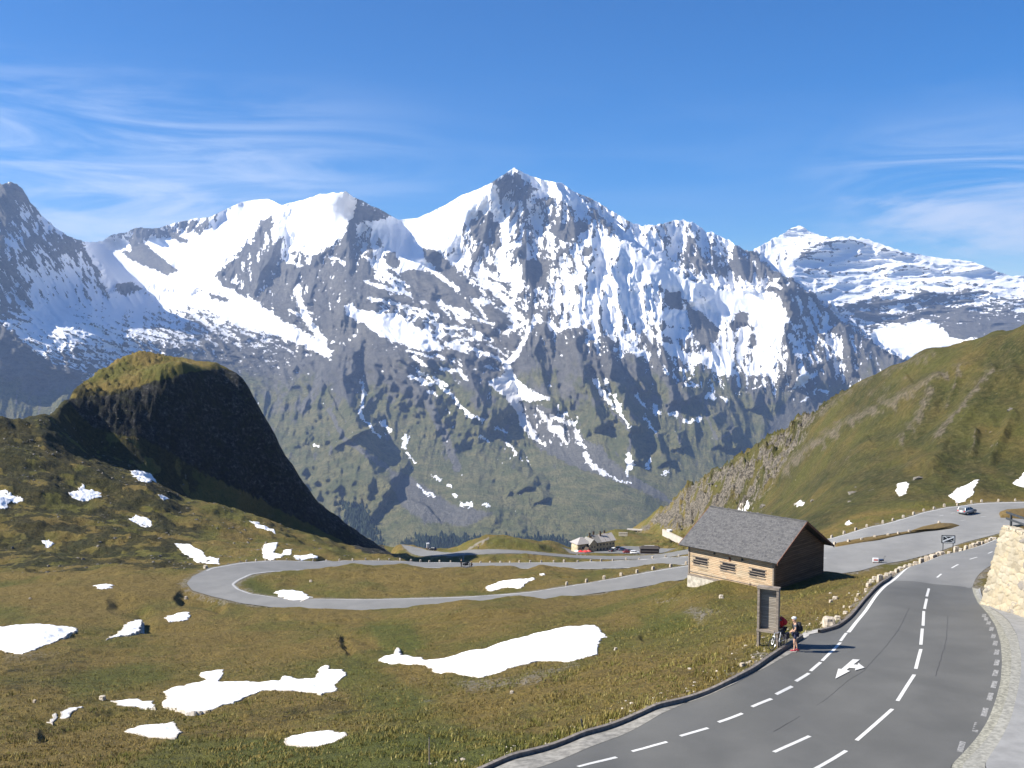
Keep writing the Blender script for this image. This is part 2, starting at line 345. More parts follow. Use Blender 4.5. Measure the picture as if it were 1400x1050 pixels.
    # --- snow
    cov = [(0,252,.1),(30,270,.25),(20,300,.2),(60,320,.42),(20,340,.5),(60,380,.5),(100,400,.6),(30,395,.3),(60,430,.9),(20,425,.25),(5,440,.5),(100,445,.8),(50,455,.75),(150,430,.8),(90,490,.42),(120,505,.4),(150,480,.52),(200,470,.5),(250,460,.48),(200,420,.72),(250,430,.6),(300,450,.45),(350,470,.34),(300,495,.1),(350,500,.1),(400,490,.15),(420,510,.0),(250,500,.2),(350,560,0),(450,560,0),
      (150,325,.5),(210,320,.5),(270,305,.5),(340,280,1),(440,300,.9),(350,340,.3),(330,380,.15),(400,380,.15),(440,380,.15),(440,430,.12),(500,350,.35),(490,400,.25),(520,300,.4),(530,320,.8),
      (600,300,.95),(680,260,.5),(660,310,.4),(700,300,.55),(650,350,.5),(690,380,.6),(740,300,.5),(730,350,.45),(740,400,.45),(780,300,.5),(830,300,.55),(800,340,.65),(830,380,.8),(870,380,.85),(800,420,.7),(850,430,.7),(900,430,.62),(790,450,.5),(760,440,.45),(850,470,.38),(900,480,.28),(800,480,.1),(740,480,.08),(850,510,.05),
      (600,420,.3),(660,440,.3),(560,470,.35),(640,470,.34),(600,500,.25),(520,480,.1),(560,530,.05),(640,540,.1),(700,560,.1),
      (900,320,.6),(940,330,.55),(980,340,.5),(940,370,.2),(1000,370,.25),(1040,385,.32),(1060,368,.5),(1085,400,.42),(1130,440,.5),(980,400,.9),(1020,420,.95),(1000,470,.55),(940,450,.35),(1040,480,.6),(1050,510,.5),(980,500,.5),(930,500,.25),(900,520,.05),(1000,540,.08),(1090,430,.3),(1110,440,.45),(1110,480,.38),(1150,480,.42),(1180,490,.3),(1210,500,.12),(1100,560,.02),
      (1060,340,.68),(1100,330,.6),(1100,370,.6),(1150,350,.7),(1200,350,.75),(1260,360,.75),(1320,365,.85),(1380,390,.75),(1150,400,.7),(1220,395,.62),(1280,390,.62),(1330,400,.5),(1200,420,.32),(1260,420,.26),(1320,430,.2),(1150,425,.4),(1400,420,.45),(1400,450,.02),(1230,435,.3),(1300,480,.05),
      (600,620,0),(700,650,0),(850,600,0),(980,600,0),(700,750,0),(1300,600,0),(0,600,0),(-200,300,.4),(-200,420,.5),(-200,520,.05),(1600,420,.6),(1600,500,.1)]
    c = np.array(cov, float); m = rbf_fit(np.c_[c[:, 0]/200, c[:, 1]/200], c[:, 2], .05)
    gx = np.linspace(-260, 1660, 241); gy = np.linspace(220, 810, 99)
    C = cubic(rbf_eval(m, np.stack(np.meshgrid(gx/200, gy/200), -1).reshape(-1, 2)).reshape(99, 241), (PX+260)/8, (PY-220)/(590/98))
    jx = PX+fbm(PX/9, PY/9, 4, .75, 20)*6; jy = PY+fbm(PX/9, PY/9, 4, .75, 30)*6
    K = np.zeros(PX.shape)                     # how firmly a traced patch fixes the cover
    def sp_(poly, val, f=3.):
        nonlocal C, K
        k = sstep(-f, f, poly_sd(jx, jy, poly, f*2)); C = C*(1-k)+val*k; K = np.maximum(K, k*(abs(val-.5) > .35)*.75)
    def sl(line, w, val=1.1):
        nonlocal C, K
        d, _, _ = line_d(jx, jy, line, w*3+4); k = sstep(w*.5+1.2, w*.5-.8, d*(1+.5*perlin(PX/5, PY/5, 5))); C = C*(1-k)+val*k; K = np.maximum(K, k*.7)
    sp_([(-260,448),(0,446),(20,456),(46,481),(76,501),(112,520),(100,535),(60,565),(-260,600)], -.2)
    sp_(basin, 1.15)
    sp_([(165,347),(178,332),(187,314),(196,330),(210,342),(226,356),(248,371),(228,377),(205,368),(180,356)], .28)
    sp_([(196,313),(215,312),(262,330),(255,334),(225,324),(200,322)], .3, 2); sp_([(240,306),(262,301),(282,303),(276,322),(258,318)], .35, 2)
    sp_([(285,401),(300,403),(316,410),(300,413),(288,408)], 0, 2); sp_([(155,388),(180,385),(198,396),(165,402)], .1, 2)
    sp_([(356,302),(372,294),(376,312),(368,338),(352,362),(335,395),(342,412),(300,388),(293,376),(322,350),(346,324)], .3)
    sp_([(388,284),(415,272),(450,266),(472,261),(486,276),(478,298),(469,320),(458,332),(440,338),(425,351),(404,342),(394,322),(400,308),(385,320),(374,334),(372,312)], 1.1)
    sp_([(372,340),(405,343),(424,354),(408,364),(380,350)], .5)
    sp_([(345,374),(370,356),(400,366),(425,362),(452,342),(474,322),(486,302),(494,330),(484,352),(508,372),(524,402),(505,424),(472,440),(452,468),(440,466),(415,448),(385,428),(350,412)], .17, 4)
    sl([(406,394),(411,415),(422,440),(440,465),(448,485)], 9); sl([(395,425),(412,432),(424,446)], 3); sl([(450,350),(470,360)], 3); sl([(386,352),(412,364)], 3)
    sp_([(489,279),(503,282),(532,302),(512,303),(498,300),(480,302)], .12, 2)
    sp_([(486,305),(502,312),(490,318)], 1, 2); sp_([(508,335),(520,340),(524,350),(512,346)], 1, 2); sp_([(524,350),(540,342),(552,362),(535,368)], .05, 2)
    sp_([(500,303),(530,300),(560,298),(600,284),(640,263),(672,251),(658,285),(645,300),(630,308),(624,322),(617,342),(606,346),(582,336),(580,350),(606,368),(624,382),(627,398),(616,388),(600,374),(575,366),(556,368),(544,373),(548,360),(540,345),(528,338),(520,322)], 1.1)
    sp_([(580,338),(600,346),(625,376),(645,392),(668,408),(680,432),(672,442),(652,410),(620,388),(596,370),(580,352)], .05, 2.5)
    sp_([(548,372),(580,368),(618,392),(640,420),(600,420),(555,400)], .12); sp_([(648,408),(660,405),(674,414),(660,418)], 1, 2)
    sp_([(470,419),(482,415),(487,423),(520,428),(545,430),(575,455),(600,468),(604,478),(580,479),(550,470),(520,460),(500,443),(475,430)], 1.1, 2.5)
    for l_, w in (([(598,413),(640,434)],4),([(580,438),(610,448),(640,450),(660,458)],3),([(622,420),(650,436),(676,444)],3),([(560,448),(600,460)],5),([(610,470),(660,482),(690,495)],5),([(620,476),(640,476)],4),([(505,408),(560,420),(600,432)],4),([(500,385),(530,395),(560,402)],4),([(690,455),(720,440)],5),([(520,370),(560,392)],3),([(500,350),(520,372),(550,400)],4)): sl(l_, w, .95)
    sp_([(697,238),(705,236),(714,240),(722,246),(718,270),(704,276),(674,264),(686,250)], .3)
    sp_([(641,300),(662,299),(682,306),(686,342),(662,332),(646,314)], .15); sp_([(655,270),(672,262),(678,292),(655,285)], .75)
    sl([(674,258),(679,290),(692,310),(690,335),(683,350)], 10); sl([(683,350),(690,372),(712,390)], 12); sl([(650,370),(690,410),(714,436)], 4)
    sp_([(706,234),(748,242),(776,252),(792,270),(812,285),(800,288),(770,276),(746,262),(728,250)], 1.05)
    sp_([(710,312),(740,315),(742,342),(716,345)], .45, 5); sp_([(762,310),(798,302),(806,312),(774,332),(762,322)], .1); sp_([(718,355),(752,355),(746,388),(728,392),(718,376)], .12)
    sp_([(797,336),(808,338),(806,350),(797,349)], .1, 2); sp_([(748,298),(762,290),(768,325),(752,320)], .3)
    sp_([(735,430),(723,446),(712,470),(700,486),(688,500),(690,513),(667,521),(670,528),(690,542),(706,562),(712,582),(726,598),(742,608),(750,612),(738,592),(728,570),(722,552),(738,548),(752,546),(732,536),(712,524),(700,510),(698,498),(712,482),(725,452),(738,432)], 1.1, 2)
    sp_([(705,545),(755,548),(790,572),(800,600),(790,610),(740,608),(722,580)], .34, 6); sl([(735,560),(760,590),(775,608)], 3)
    sp_([(842,320),(880,338),(905,352),(942,378),(956,396),(961,418),(955,426),(930,402),(900,388),(872,380),(856,352)], 1.1)
    sp_([(908,402),(930,398),(934,420),(922,428),(910,415)], .1, 2); sp_([(940,420),(960,428),(985,452),(978,468),(950,465)], .05)
    sp_([(950,386),(975,382),(1000,391),(1020,386),(1055,400),(1068,418),(1079,440),(1060,446),(1040,442),(1018,425),(1005,422),(985,412),(968,402)], 1.1)
    sp_([(1010,425),(1024,428),(1022,445),(1002,452),(996,446)], .05, 2); sp_([(1026,455),(1042,452),(1040,468),(1026,474)], .05, 2)
    sp_([(1024,440),(1075,442),(1066,470),(1062,500),(1040,500),(1035,470)], .85); sp_([(892,427),(925,422),(938,428),(945,448),(925,446),(905,436)], 1, 2.5); sp_([(900,452),(930,448),(948,460),(940,464),(910,460)], .95, 2)
    sp_([(900,467),(922,472),(945,488),(960,484),(990,481),(1003,487),(1002,512),(985,512),(968,498),(945,496),(915,484)], 1.05, 2.5); sp_([(1006,486),(1018,500),(1060,505),(1060,512),(1020,512)], .9, 2.5)
    sp_([(1084,530),(1092,514),(1098,502),(1107,514),(1096,526)], 1.1, 2)
    for l_ in ([(858,440),(870,480),(885,488)],[(838,430),(850,465),(872,485)],[(815,420),(812,455),(816,470)],[(788,415),(792,440)],[(905,405),(898,440),(905,470)]): sl(l_, 5)
    sp_([(1185,459),(1205,446),(1240,443),(1270,437),(1290,450),(1300,463),(1336,462),(1300,482),(1240,492),(1205,476)], 1.1)
    sp_([(1216,420),(1240,416),(1236,426),(1220,428)], 1, 2); sp_([(1262,396),(1280,392),(1290,402)], 1, 2); sl([(1140,410),(1190,406)], 5); sl([(1205,405),(1248,405)], 5); sl([(1175,378),(1235,388),(1275,392)], 5); sl([(1160,360),(1290,362)], 3); sl([(1250,415),(1260,420)],4); sl([(1335,415),(1370,400),(1395,380)], 7)
    sp_([(1112,412),(1135,408),(1130,450),(1150,470),(1140,490),(1120,470)], .6, 4)
    for l_, w in (([(493,520),(498,535),(493,566),(498,574)],4),([(498,574),(510,588),(521,598)],2),([(523,577),(534,590)],5),([(555,598),(552,610)],6),([(556,618),(568,634)],2.5),([(570,662),(582,673),(593,678)],2.5),([(594,651),(602,656)],3),([(613,664),(617,667)],3),([(621,675),(624,680)],3),([(630,689),(645,691)],4.5),([(429,608),(437,612)],3),([(661,691),(666,691)],3),
        ([(572,508),(600,526),(620,542),(638,566),(660,575)],3.5),([(566,488),(582,500)],3),([(626,506),(638,518)],5),([(604,504),(626,508)],3),([(562,514),(588,526)],4.5),([(594,516),(612,528)],3),([(586,535),(598,540)],3),([(786,596),(794,602)],4),([(656,596),(670,604)],2.5),([(678,586),(692,590)],3),([(692,604),(706,620)],2.5),([(752,568),(762,572),(780,580)],4),([(752,584),(768,588)],7),
        ([(814,520),(822,534),(832,548),(838,556)],6),([(828,520),(834,540)],2.5),([(800,620),(804,630),(814,640),(828,648)],6),([(790,606),(800,612)],3),([(829,648),(845,657),(862,660)],1.6),([(860,624),(861,640)],8),([(859,644),(858,652)],3),([(889,627),(885,640)],3.5),([(908,648),(913,645)],3),([(895,556),(899,564)],6),([(916,566),(925,566)],6),([(936,576),(950,576),(958,573)],3),
        ([(966,543),(969,538),(976,545)],5),([(986,543),(993,547)],4),([(908,505),(913,510)],4),([(936,525),(940,527)],4),([(944,522),(955,528)],2.5),([(870,540),(884,558)],3),([(840,540),(848,562)],4),([(846,563),(862,585)],2),([(931,504),(936,508)],3),([(1113,536),(1116,532)],3),([(1122,534),(1132,538)],4),([(1098,548),(1104,542)],3),([(557,480),(590,488)],2),([(880,570),(896,592)],2)):
        sl(l_, w)
    # blur of depth for concavity: gullies hold snow, ribs stay bare
    def blur(A, r):
        for ax in (0, 1):
            cs = np.cumsum(np.pad(A, [(r+1, r) if ax == i else (0, 0) for i in (0, 1)], mode='edge'), axis=ax)
            A = (np.take(cs, np.arange(2*r+1, cs.shape[ax]), ax)-np.take(cs, np.arange(0, cs.shape[ax]-2*r-1), ax))/(2*r+1)
        return A
    conc = np.clip((D-blur(D, 5))/pm/5, -1, 1)+.6*np.clip((D-blur(D, 14))/pm/12, -1, 1)
    fine = tri(fbm(leanx/6, PY/13, 4, .6, 60), fbm(U/16, V/5, 4, .6, 61), fbm(PX/18, PY/5, 4, .6, 62))
    fine = tri5(fine, fbm(U5/30, V5/5, 4, .62, 67), fbm(U2/14, V2/4, 4, .68, 68)*1.25); fin2_ = (fbm(U5/9, V5/2, 2, .7, 72), fbm(U2/5, V2/1.8, 2, .7, 73)*1.2)
    steep = np.gradient(D, axis=0)/np.maximum(np.gradient(PY, axis=0), .1)   # more negative = gentler ground
    gentle = np.clip((-steep/pm-1.2)/3., -.6, .8)
    fin2 = tri(fbm(leanx/2.2, PY/4.5, 2, .7, 64), fbm(U/5, V/1.8, 2, .7, 65), fbm(PX/6, PY/1.8, 2, .7, 66))
    fin2 = tri5(fin2, *fin2_)
    S = C+(1-K)*(.50*fine+.32*fin2+.16*conc+.10*gentle)+K*(.10*fine+.16*fin2)
    S = np.where(C < -.05, -1, S)
    spk = sstep(.42, .54, fbm(PX/4.5, PY/3.5, 2, .6, 77)+.25*sstep(620, 470, PY)-.25)*sstep(640, 540, PY)*.6*(C > -.05)*(C > .02)
    snow = np.maximum(sstep(.44, .56, S), spk*.8)
    # --- ground cover below the snow line
    green = sstep(445, 575, PY+fbm(PX/45, PY/45, 3, .5, 90)*90-18*np.abs(conc))*.9+.1*sstep(500, 700, PY)
    green *= 1-.65*sstep(.1, .45, fbm(leanx/14, PY/26, 4, .6, 95))*sstep(720, 600, PY)
    green *= sstep(1010, 940, PX-(PY-500)*.2)*.25+.75
    scree = sstep(.12, .5, fbm(leanx/22, PY/50, 4, .6, 99))*.6
    def ar(M, poly, val, f=8):
        k = sstep(-f, f, poly_sd(jx, jy, poly, 2*f)); return M*(1-k)+val*k
    def al(M, line, w, val):
        d, _, _ = line_d(jx, jy, line, w*3+4); k = sstep(w*.6+1, w*.3, d); return M*(1-k)+val*k
    moraine = [(530,640),(560,650),(620,690),(680,700),(640,720),(580,715),(545,690)]
    green = ar(green, moraine, .15); scree = ar(scree, moraine, .55)
    fan = [(1042,600),(1060,570),(1085,535),(1120,535),(1150,545),(1100,570),(1060,615)]
    green = ar(green, fan, 0, 4); scree = ar(scree, fan, .75, 4)
    vfan = [(705,550),(760,560),(800,600),(850,640),(925,692),(860,664),(790,640),(735,612)]
    green = ar(green, vfan, .05, 4); scree = ar(scree, vfan, .75, 4)
    for l_, w in (([(560,500),(590,560),(610,600),(625,640)],12),([(800,610),(820,615),(835,640)],10),([(835,560),(862,590),(860,625)],3),([(870,655),(905,675),(920,690)],2),([(440,500),(430,530),(412,560)],6),([(450,560),(470,600),(530,640)],6),([(985,600),(1000,590)],2),([(965,545),(968,575),(980,600)],3)):
        green = al(green, l_, w, .1); scree = al(scree, l_, w, .8)
    dirty = np.zeros(PX.shape)
    dirty = ar(dirty, [(668,518),(700,530),(755,545),(800,600),(750,615),(712,585),(690,545)], .45, 5)
    dirty = ar(dirty, [(795,615),(830,610),(850,640),(828,652),(800,640)], .4, 4)
    dirty = ar(dirty, [(250,440),(420,470),(430,520),(200,520)], .25, 10)
    forest = np.zeros(PX.shape)
    for pl in ([(560,742),(590,735),(650,738),(700,750),(640,760),(540,760)],[(690,738),(760,738),(800,748),(820,762),(680,762)],[(470,690),(500,700),(520,745),(480,720)]):
        forest = np.maximum(forest, .8*sstep(-8, 8, poly_sd(jx, jy, pl, 16)))
    tint = np.clip(.5+.9*fbm(leanx/30, PY/60, 4, .6, 120), 0, 1)
    ex = [(330, 260., 1.), (1500, 1100., 1.)]
    rowsX = [X]; Dl = [D]; Zl = [Z]
    nc = len(cx)
    # the range's far side, falling away behind the skyline
    bk = []
    Dm = D[:110].max(0); k_ = np.ones(25)/25; Dm = np.maximum(Dm, np.convolve(np.pad(Dm, 12, mode='edge'), k_, 'valid'))
    for dd, dz in ((2600, -1500), (900, -700), (260, -170), (40, -4)):
        bk.append((xfac(cx, PY[0])*(Dm+dd), Dm+dd, Z[0]+dz+(40*perlin(cx/20, cx*0+dd) if dd > 300 else 0)))
    Xa = np.vstack([b_[0][None] for b_ in bk]+[X]); Ya = np.vstack([b_[1][None] for b_ in bk]+[D]); Za = np.vstack([b_[2][None] for b_ in bk]+[Z])
    def padr(A): return np.vstack([A[:1]]*4+[A])
    A1 = np.stack([padr(snow), padr(green), padr(scree), padr(forest)], -1).reshape(-1, 4)
    A2 = np.stack([padr(tint), padr(dirty), padr(np.clip(.5+conc*.5, 0, 1)), padr(snow*0+1)], -1).reshape(-1, 4)
    t = NT('mountain_ground'); v = t.tex(); sn, gr, sc, fo = t.attr('cover'); ti, di, cc, _ = t.attr('tone')
    nf = t.noise(v, .012, 8, .62); nf2 = t.noise(v, .06, 9, .74); nf3 = t.noise(v, .22, 4, .7); nb = t.noise(v, .03, 7, .78, (1, .4, 1.7))
    rock = t.mix(ti, (.118, .120, .114), (.270, .252, .208)); rock = t.mix(t.mr(nb, .42, .62), rock, t.mix(.5, rock, (.035, .034, .038))); rock = t.mix(t.mr(nf3, .42, .66), rock, t.mix(.5, rock, (.26, .23, .19)))
    grc = t.mix(t.mr(nf, .35, .65), (.150, .160, .058), (.26, .235, .10)); grc = t.mix(t.mr(nf2, .45, .7), grc, (.075, .08, .04))
    scc = t.mix(t.mr(nf2, .3, .7), (.15, .145, .125), (.29, .275, .235))
    col = t.mix(sc, rock, scc); gm = t.mr(t.math('ADD', gr, t.math('MULTIPLY', t.math('SUBTRACT', nf2, .5), .9)), .3, .7)
    col = t.mix(gm, col, grc); col = t.mix(t.mr(t.math('ADD', fo, t.math('MULTIPLY', t.math('SUBTRACT', nf2, .5), 1.2)), .35, .6), col, (.022, .032, .016))
    snc = t.mix(di, (.95, .95, .95), (.42, .39, .35))
    sm = t.mr(t.math('ADD', sn, t.math('MULTIPLY', t.math('SUBTRACT', t.math('ADD', t.math('MULTIPLY', nf2, .6), t.math('MULTIPLY', nf3, .4)), .5), 1.5)), .40, .58)
    col = t.mix(sm, col, snc)
    bs = t.math('MULTIPLY', t.math('ADD', t.math('ADD', nb, nf2), t.math('MULTIPLY', nf3, .35)), t.mr(sm, 0, 1, 1., .15))
    t.bump(bs, 1., 34)
    m_ = t.out(col, .9)
    V_ = np.stack([Xa, Ya, Za], -1).reshape(-1, 3)
    o = np_mesh('mountain_range', V_, grid_faces(Xa.shape[0], nc)[:, ::-1], m_, True, {'cover': A1, 'tone': A2})
    props(o, 'jagged snow streaked mountain range filling the horizon', None, None, 'structure')
    return dict(cx=cx, PY=PY, D=D, forest=forest)
FAR = far_range()
# ------------------------------------------------------------------ near ground: surveyed heights -> one smooth height function
C_ = []                                            # (column, distance, row)
def c(*p):
    for q in p: C_.append(q)
def cz(px, D, z): C_.append((px, D, float(py_of(D, z))))
def col_(px, *yd):
    for y, D in yd: C_.append((px, D, y))
# meadow in front
for y, pts in ((1050, ((-500,44),(-250,43),(0,45),(200,45),(400,42),(550,38.5))), (1000, ((-300,56),(0,55),(200,56),(400,55),(600,48),(750,42.5))),
        (930, ((-300,84),(0,80),(200,82),(400,78),(600,70),(780,57),(930,47.5))), (880, ((-300,110),(0,105),(200,108),(400,105),(600,95),(950,62))),
        (840, ((-300,132),(0,128),(200,135),(400,130),(600,117),(750,110))) ):
    for px, D in pts: c((px, D, y))
c((800,870,0)) if False else None
for px, y, D in ((800,875,80),(900,845,92),(900,815,103),(820,825,122),(1040,868,58),(941,807,100),(985,797,97),(1035,806,94.4),(1000,813,93),(1063,812,93),(1100,798,96),(1133,786,99.5),(1037,884,51.5),(1080,845,65),(1100,815,78),(1135,800,92),(1160,800,82),(1190,790,80),(1140,830,68),
        (700,1035,37.6),(800,1008,39.6),(900,968,42.5),(1000,928,45.6),(1057,893,49.8),(1086,875,53),(1120,862,56.5),(1143,855,58.5),(1161,843,61),(1178,823,65),(1199,801,70)):
    c((px, D, y))
# foreground road
for px, y, D in ((600,1085,34.5),(860,1050,36.2),(1100,1050,36.2),(1300,1050,36.3),(1000,1000,40),(1200,1000,40),(1340,1000,40.2),(1100,950,44.5),(1250,950,44),(1366,950,44),(1160,900,49.5),(1280,900,49.2),(1374,900,49),
        (1170,870,54.5),(1260,860,56),(1358,860,55.5),(1200,830,62),(1265,830,62),(1337,830,62.5),(1222,795,73),(1275,798,72.5),(1330,803,71.5),(1245,775,80),(1290,775,79),(1342,788,74),
        (1293,758,90),(1330,762,84),(1361,737.5,103),(1400,738,101),(1400,725,112),(1500,700,125),(1420,1000,40),(1420,940,45),(1420,900,49),(1500,1000,40),(1500,900,49),(1600,1000,40),(1405,850,58),(1500,850,58)): c((px, D, y))
c((1200,30,1150),(900,30,1150),(500,31,1150),(0,33,1180),(-400,34,1170),(1500,30,1150))
# hairpin and lower road
for px, y, D in ((380,769,190),(330,773,185),(290,781,178),(265,790,170),(257,797,165),(265,806,160),(290,814,155),(320,820,150),(360,826,146),(430,829,143),(500,829.5,141.5),(590,828.5,140.5),
        (400,772,186),(370,776,180),(345,783,174),(328,790,168),(322,797,163),(328,806,158),(345,813,154),(380,819,150.5),(430,822,149),(500,824.5,148),(550,823.5,148),(636,819,147.5),(707,814,148),(736,810,149),(778,804,150.5),(836,793,152.5),(893,781,155),(941,775,157),
        (750,815,145),(821,810,145.5),(878,800,147),(941,790,149.5),(1000,775,154),(1060,770,156)): c((px, D, y))
for px, D in ((600,140.5),(636,140.5),(680,141.5),(715,143)): cz(px, D, -24.2)
c((600,132,826),(630,133,820.8),(680,134.5,817.4),(712,136.5,815.2),(560,131,832))
# inner meadow of the loop and upper road
for px, y, D in ((360,800,163),(400,795,168),(400,808,158),(500,790,172),(500,808,158),(600,785,176),(600,805,158),(700,785,178),(700,800,162),(800,788,172),(820,795,160),(900,779,168),(450,776,184),(550,771.5,190),(636,772,192),(693,773.5,192),(733,775,191),(764,780.5,189),(796,782.5,188),(830,779,187),(864,776.2,184),(941,774,180),
        (400,770,187),(480,768,193),(550,768,196),(636,768.6,200),(721,770,200),(778,771.4,199),(836,770,196),(893,768,193),(941,768,190),(1000,762,187),(1060,752,184)): c((px, D, y))
for px, D, z in ((550,192.5,-30.6),(636,194,-31.9),(721,194,-32.2),(796,192,-31.9),(764,196,-32.4)): cz(px, D, z)
# lot, upper strip and the stones' ridge
for px, y in ((1130,788),(1158,786),(1180,776),(1220,768),(1180,760),(1286,752),(1250,740),(1336,736),(1300,722),(1362,729),(1370,705),(1420,715),(1200,750),(1130,765),(1500,690),(1500,720)):
    cz(px, 38.2*F/(y-437), -21.5)
for px, y, D in ((1132,737.5,182),(1186,721,186),(1237,708.6,192),(1263,700,198),(1293,693.6,203),(1336,688,208),(1400,686,211),(1480,684,213),(1141,745,172),(1196,736,176),(1250,728,180),(1282,716,187.5)): c((px, D, y))
for px, y, D in ((1216,780,83),(1254,764,90),(1293,752,98),(1336,741,106),(1361,733,112)): cz(px, D, CAMZ+float(slope(y))*D-.6)
for px, D, z in ((1180,110,-13),(1220,118,-14),(1286,128,-14.5),(1336,136,-14.5),(1380,145,-14.5),(1130,120,-14.5),(1060,120,-16),(1060,110,-13.5),(980,125,-17),(1180,140,-20.5),(1250,145,-20.8)): cz(px, D, z)
# beyond the upper road
for px, D, z in ((450,205,-37),(560,225,-46),(640,230,-50),(720,230,-50),(800,228,-49),(900,225,-46),(960,225,-44),(560,300,-72),(640,300,-70),(720,300,-70),(800,300,-70),(900,300,-70),(1000,260,-52),(1000,330,-64),
        (560,380,-82),(640,370,-80),(720,380,-80),(800,380,-80),(900,380,-82)): cz(px, D, z)
for px, y, D in ((545,752,478),(560,757,455),(570,767,420),(600,762,432),(600,754,470),(640,767,400),(690,768,398),(750,765,405),(640,749,420),(612,758,430),(660,737,436),(680,735,440),(710,736,440),(740,744,440),(760,750,450),(780,759,445),(850,763,430),(925,760,435),(930,768,410),(800,758,450),(840,750,478),(870,752,475),(915,752,475),(780,752,470),(840,745,495),(900,741,520),(940,742,500),(870,735,560),(840,735,560),(900,733,575),(940,735,545),(845,723,590),(870,728,600),(760,742,490),(720,741,470),(700,741,480),(830,738,560),(600,750,500)): c((px, D, y))
# hillsides lofted between surveyed profiles (near to far), so that they stay even
def loft_cols(cols, step, sub):
    cols = [(p, np.array(l, float)) for p, l in cols]; n = len(cols[0][1])
    for (p0, a), (p1, b_) in zip(cols[:-1], cols[1:]):
        k = max(1, int(round((p1-p0)/step)))
        for i in range(k+(p1 == cols[-1][0])):
            f = i/k; q = a*(1-f)+b_*f
            for j in range(n-1):
                for m_ in range(sub[j]): t_ = m_/sub[j]; C_.append((p0+(p1-p0)*f, q[j, 1]*(1-t_)+q[j+1, 1]*t_, q[j, 0]*(1-t_)+q[j+1, 0]*t_))
            C_.append((p0+(p1-p0)*f, q[-1, 1], q[-1, 0]))
loft_cols([(870,((728,630),(727,633),(726,636),(725.5,638),(725,640))), (900,((722,605),(717,608),(712,610),(707,613),(702,615))), (940,((732,555),(715,568),(700,576),(685,583),(671,588))), (1000,((745,340),(718,450),(698,490),(668,512),(637,535))),
        (1060,((735,245),(712,330),(680,400),(640,455),(603,490))), (1132,((722,212),(690,255),(650,315),(600,380),(556,432))), (1190,((700,215),(650,265),(600,312),(560,355),(520,400))),
        (1263,((680,222),(640,248),(590,280),(540,312),(484,352))), (1330,((672,222),(630,245),(580,268),(520,296),(466,325))), (1400,((668,222),(620,242),(565,260),(505,280),(445,300))), (1500,((660,222),(595,238),(530,252),(465,266),(400,280))), (1800,((600,225),(525,238),(450,245),(375,258),(300,270)))], 30, (1,1,1,1))
loft_cols([(-450,((830,130),(790,160),(740,190),(680,215),(600,245),(550,265),(520,280))), (-150,((812,148),(770,185),(720,215),(660,245),(600,270),(572,284),(560,290))), (0,((808,152),(750,205),(700,235),(640,262),(590,288),(572,297),(566,300))), (60,((797,160),(750,212),(700,240),(645,268),(592,298),(568,314),(562,318))),
    (100,((790,165),(750,217),(700,246),(640,280),(572,333),(546,339),(531,350))), (130,((787,168),(750,218),(700,250),(645,282),(580,339),(541,346),(508,372))), (160,((785,170),(750,218),(700,254),(650,285),(590,341),(532,352),(490,388))),
    (190,((783,172),(750,220),(705,256),(655,288),(600,343),(526,357),(478,398))), (220,((782,176),(752,220),(710,255),(665,290),(615,347),(516,362),(482,404))), (250,((781,180),(752,225),(718,260),(680,300),(630,353),(508,369),(488,406))),
    (300,((766,203),(748,230),(722,265),(690,302),(652,364),(506,386),(502,402))), (330,((764,205),(748,235),(728,270),(700,305),(668,368),(520,390),(514,398))), (345,((763,205),(750,236),(730,272),(705,308),(678,374),(555,388),(545,391))),
    (375,((762,206),(750,240),(735,275),(715,312),(695,377),(600,390),(592,392))), (400,((762,206),(752,240),(740,275),(725,308),(710,380),(644,391),(638,394))), (440,((763,208),(755,250),(747,290),(737,338),(727,384),(695,395),(691,397))),
    (480,((765,212),(760,255),(756,300),(751,350),(745,391),(723,398),(720,400))), (520,((766,215),(764,255),(762,300),(760,352),(757,397),(751,401),(750,403))), (545,((767,218),(766.5,245),(766,270),(765.7,330),(765.2,396),(764.5,402),(764,404)))], 18, (1,1,1,1,3,2))
# what lies behind the crests, out of sight
for i, px in enumerate(range(-450, 541, 22)):
    D, y = float(np.interp(px, [-450,-150,0,60,100,130,160,190,220,250,300,330,345,375,400,440,480,520,545], [280,290,300,318,350,372,388,398,404,406,402,398,391,392,394,397,400,403,404])), float(np.interp(px, [-450,-150,0,60,100,130,160,190,220,250,300,330,345,375,400,440,480,520,545], [520,560,566,562,531,508,490,478,482,488,502,514,545,592,638,691,720,750,764]))
    z = CAMZ+float(slope(y))*D; zl = max(z-62, min(-88, z-8)) if px > 60 else z-62
    cz(px, D*1.035, z-.16*(z-zl)-1.5); cz(px, D*1.10, z-.72*(z-zl)-2)
    if i % 2 == 0: cz(px, D*1.22, min(zl-8, -90)); cz(px, D*1.6, -190 if px < 380 else -150)
for px, D, y in ((870,640,725),(900,618,702),(940,592,671),(970,566,654),(1000,540,637),(1030,518,620),(1060,495,603),(1096,466,580),(1132,438,556),(1161,422,538),(1190,406,520),(1226,382,502),(1263,358,484),(1296,344,476),(1330,330,467),(1365,317,456),(1400,304,445),(1450,294,424),(1500,284,402),(1800,274,300)):
    z = CAMZ+float(slope(y))*D
    cz(px, D*1.05, z-4); cz(px, D*1.14, z-D*.08-8)
    if px % 4 < 2: cz(px, D*1.45, z-D*.25-30)
for px in range(-500, 1900, 200):
    for D, z in ((900, -340), (1500, -700), (2500, -860), (3700, -880)): cz(px, D, z)
for px, D, z in ((480,450,-104),(510,450,-98),(530,445,-94)): cz(px, D, z)
for px in (560,600,640,700,760,800,840): cz(px, 560 if px < 780 else 640, -125); 
for px in (500,600,700,800,870): cz(px, 720, -190)
pts = np.array(C_, float)
Zc = CAMZ+slope(pts[:, 2])*pts[:, 1]
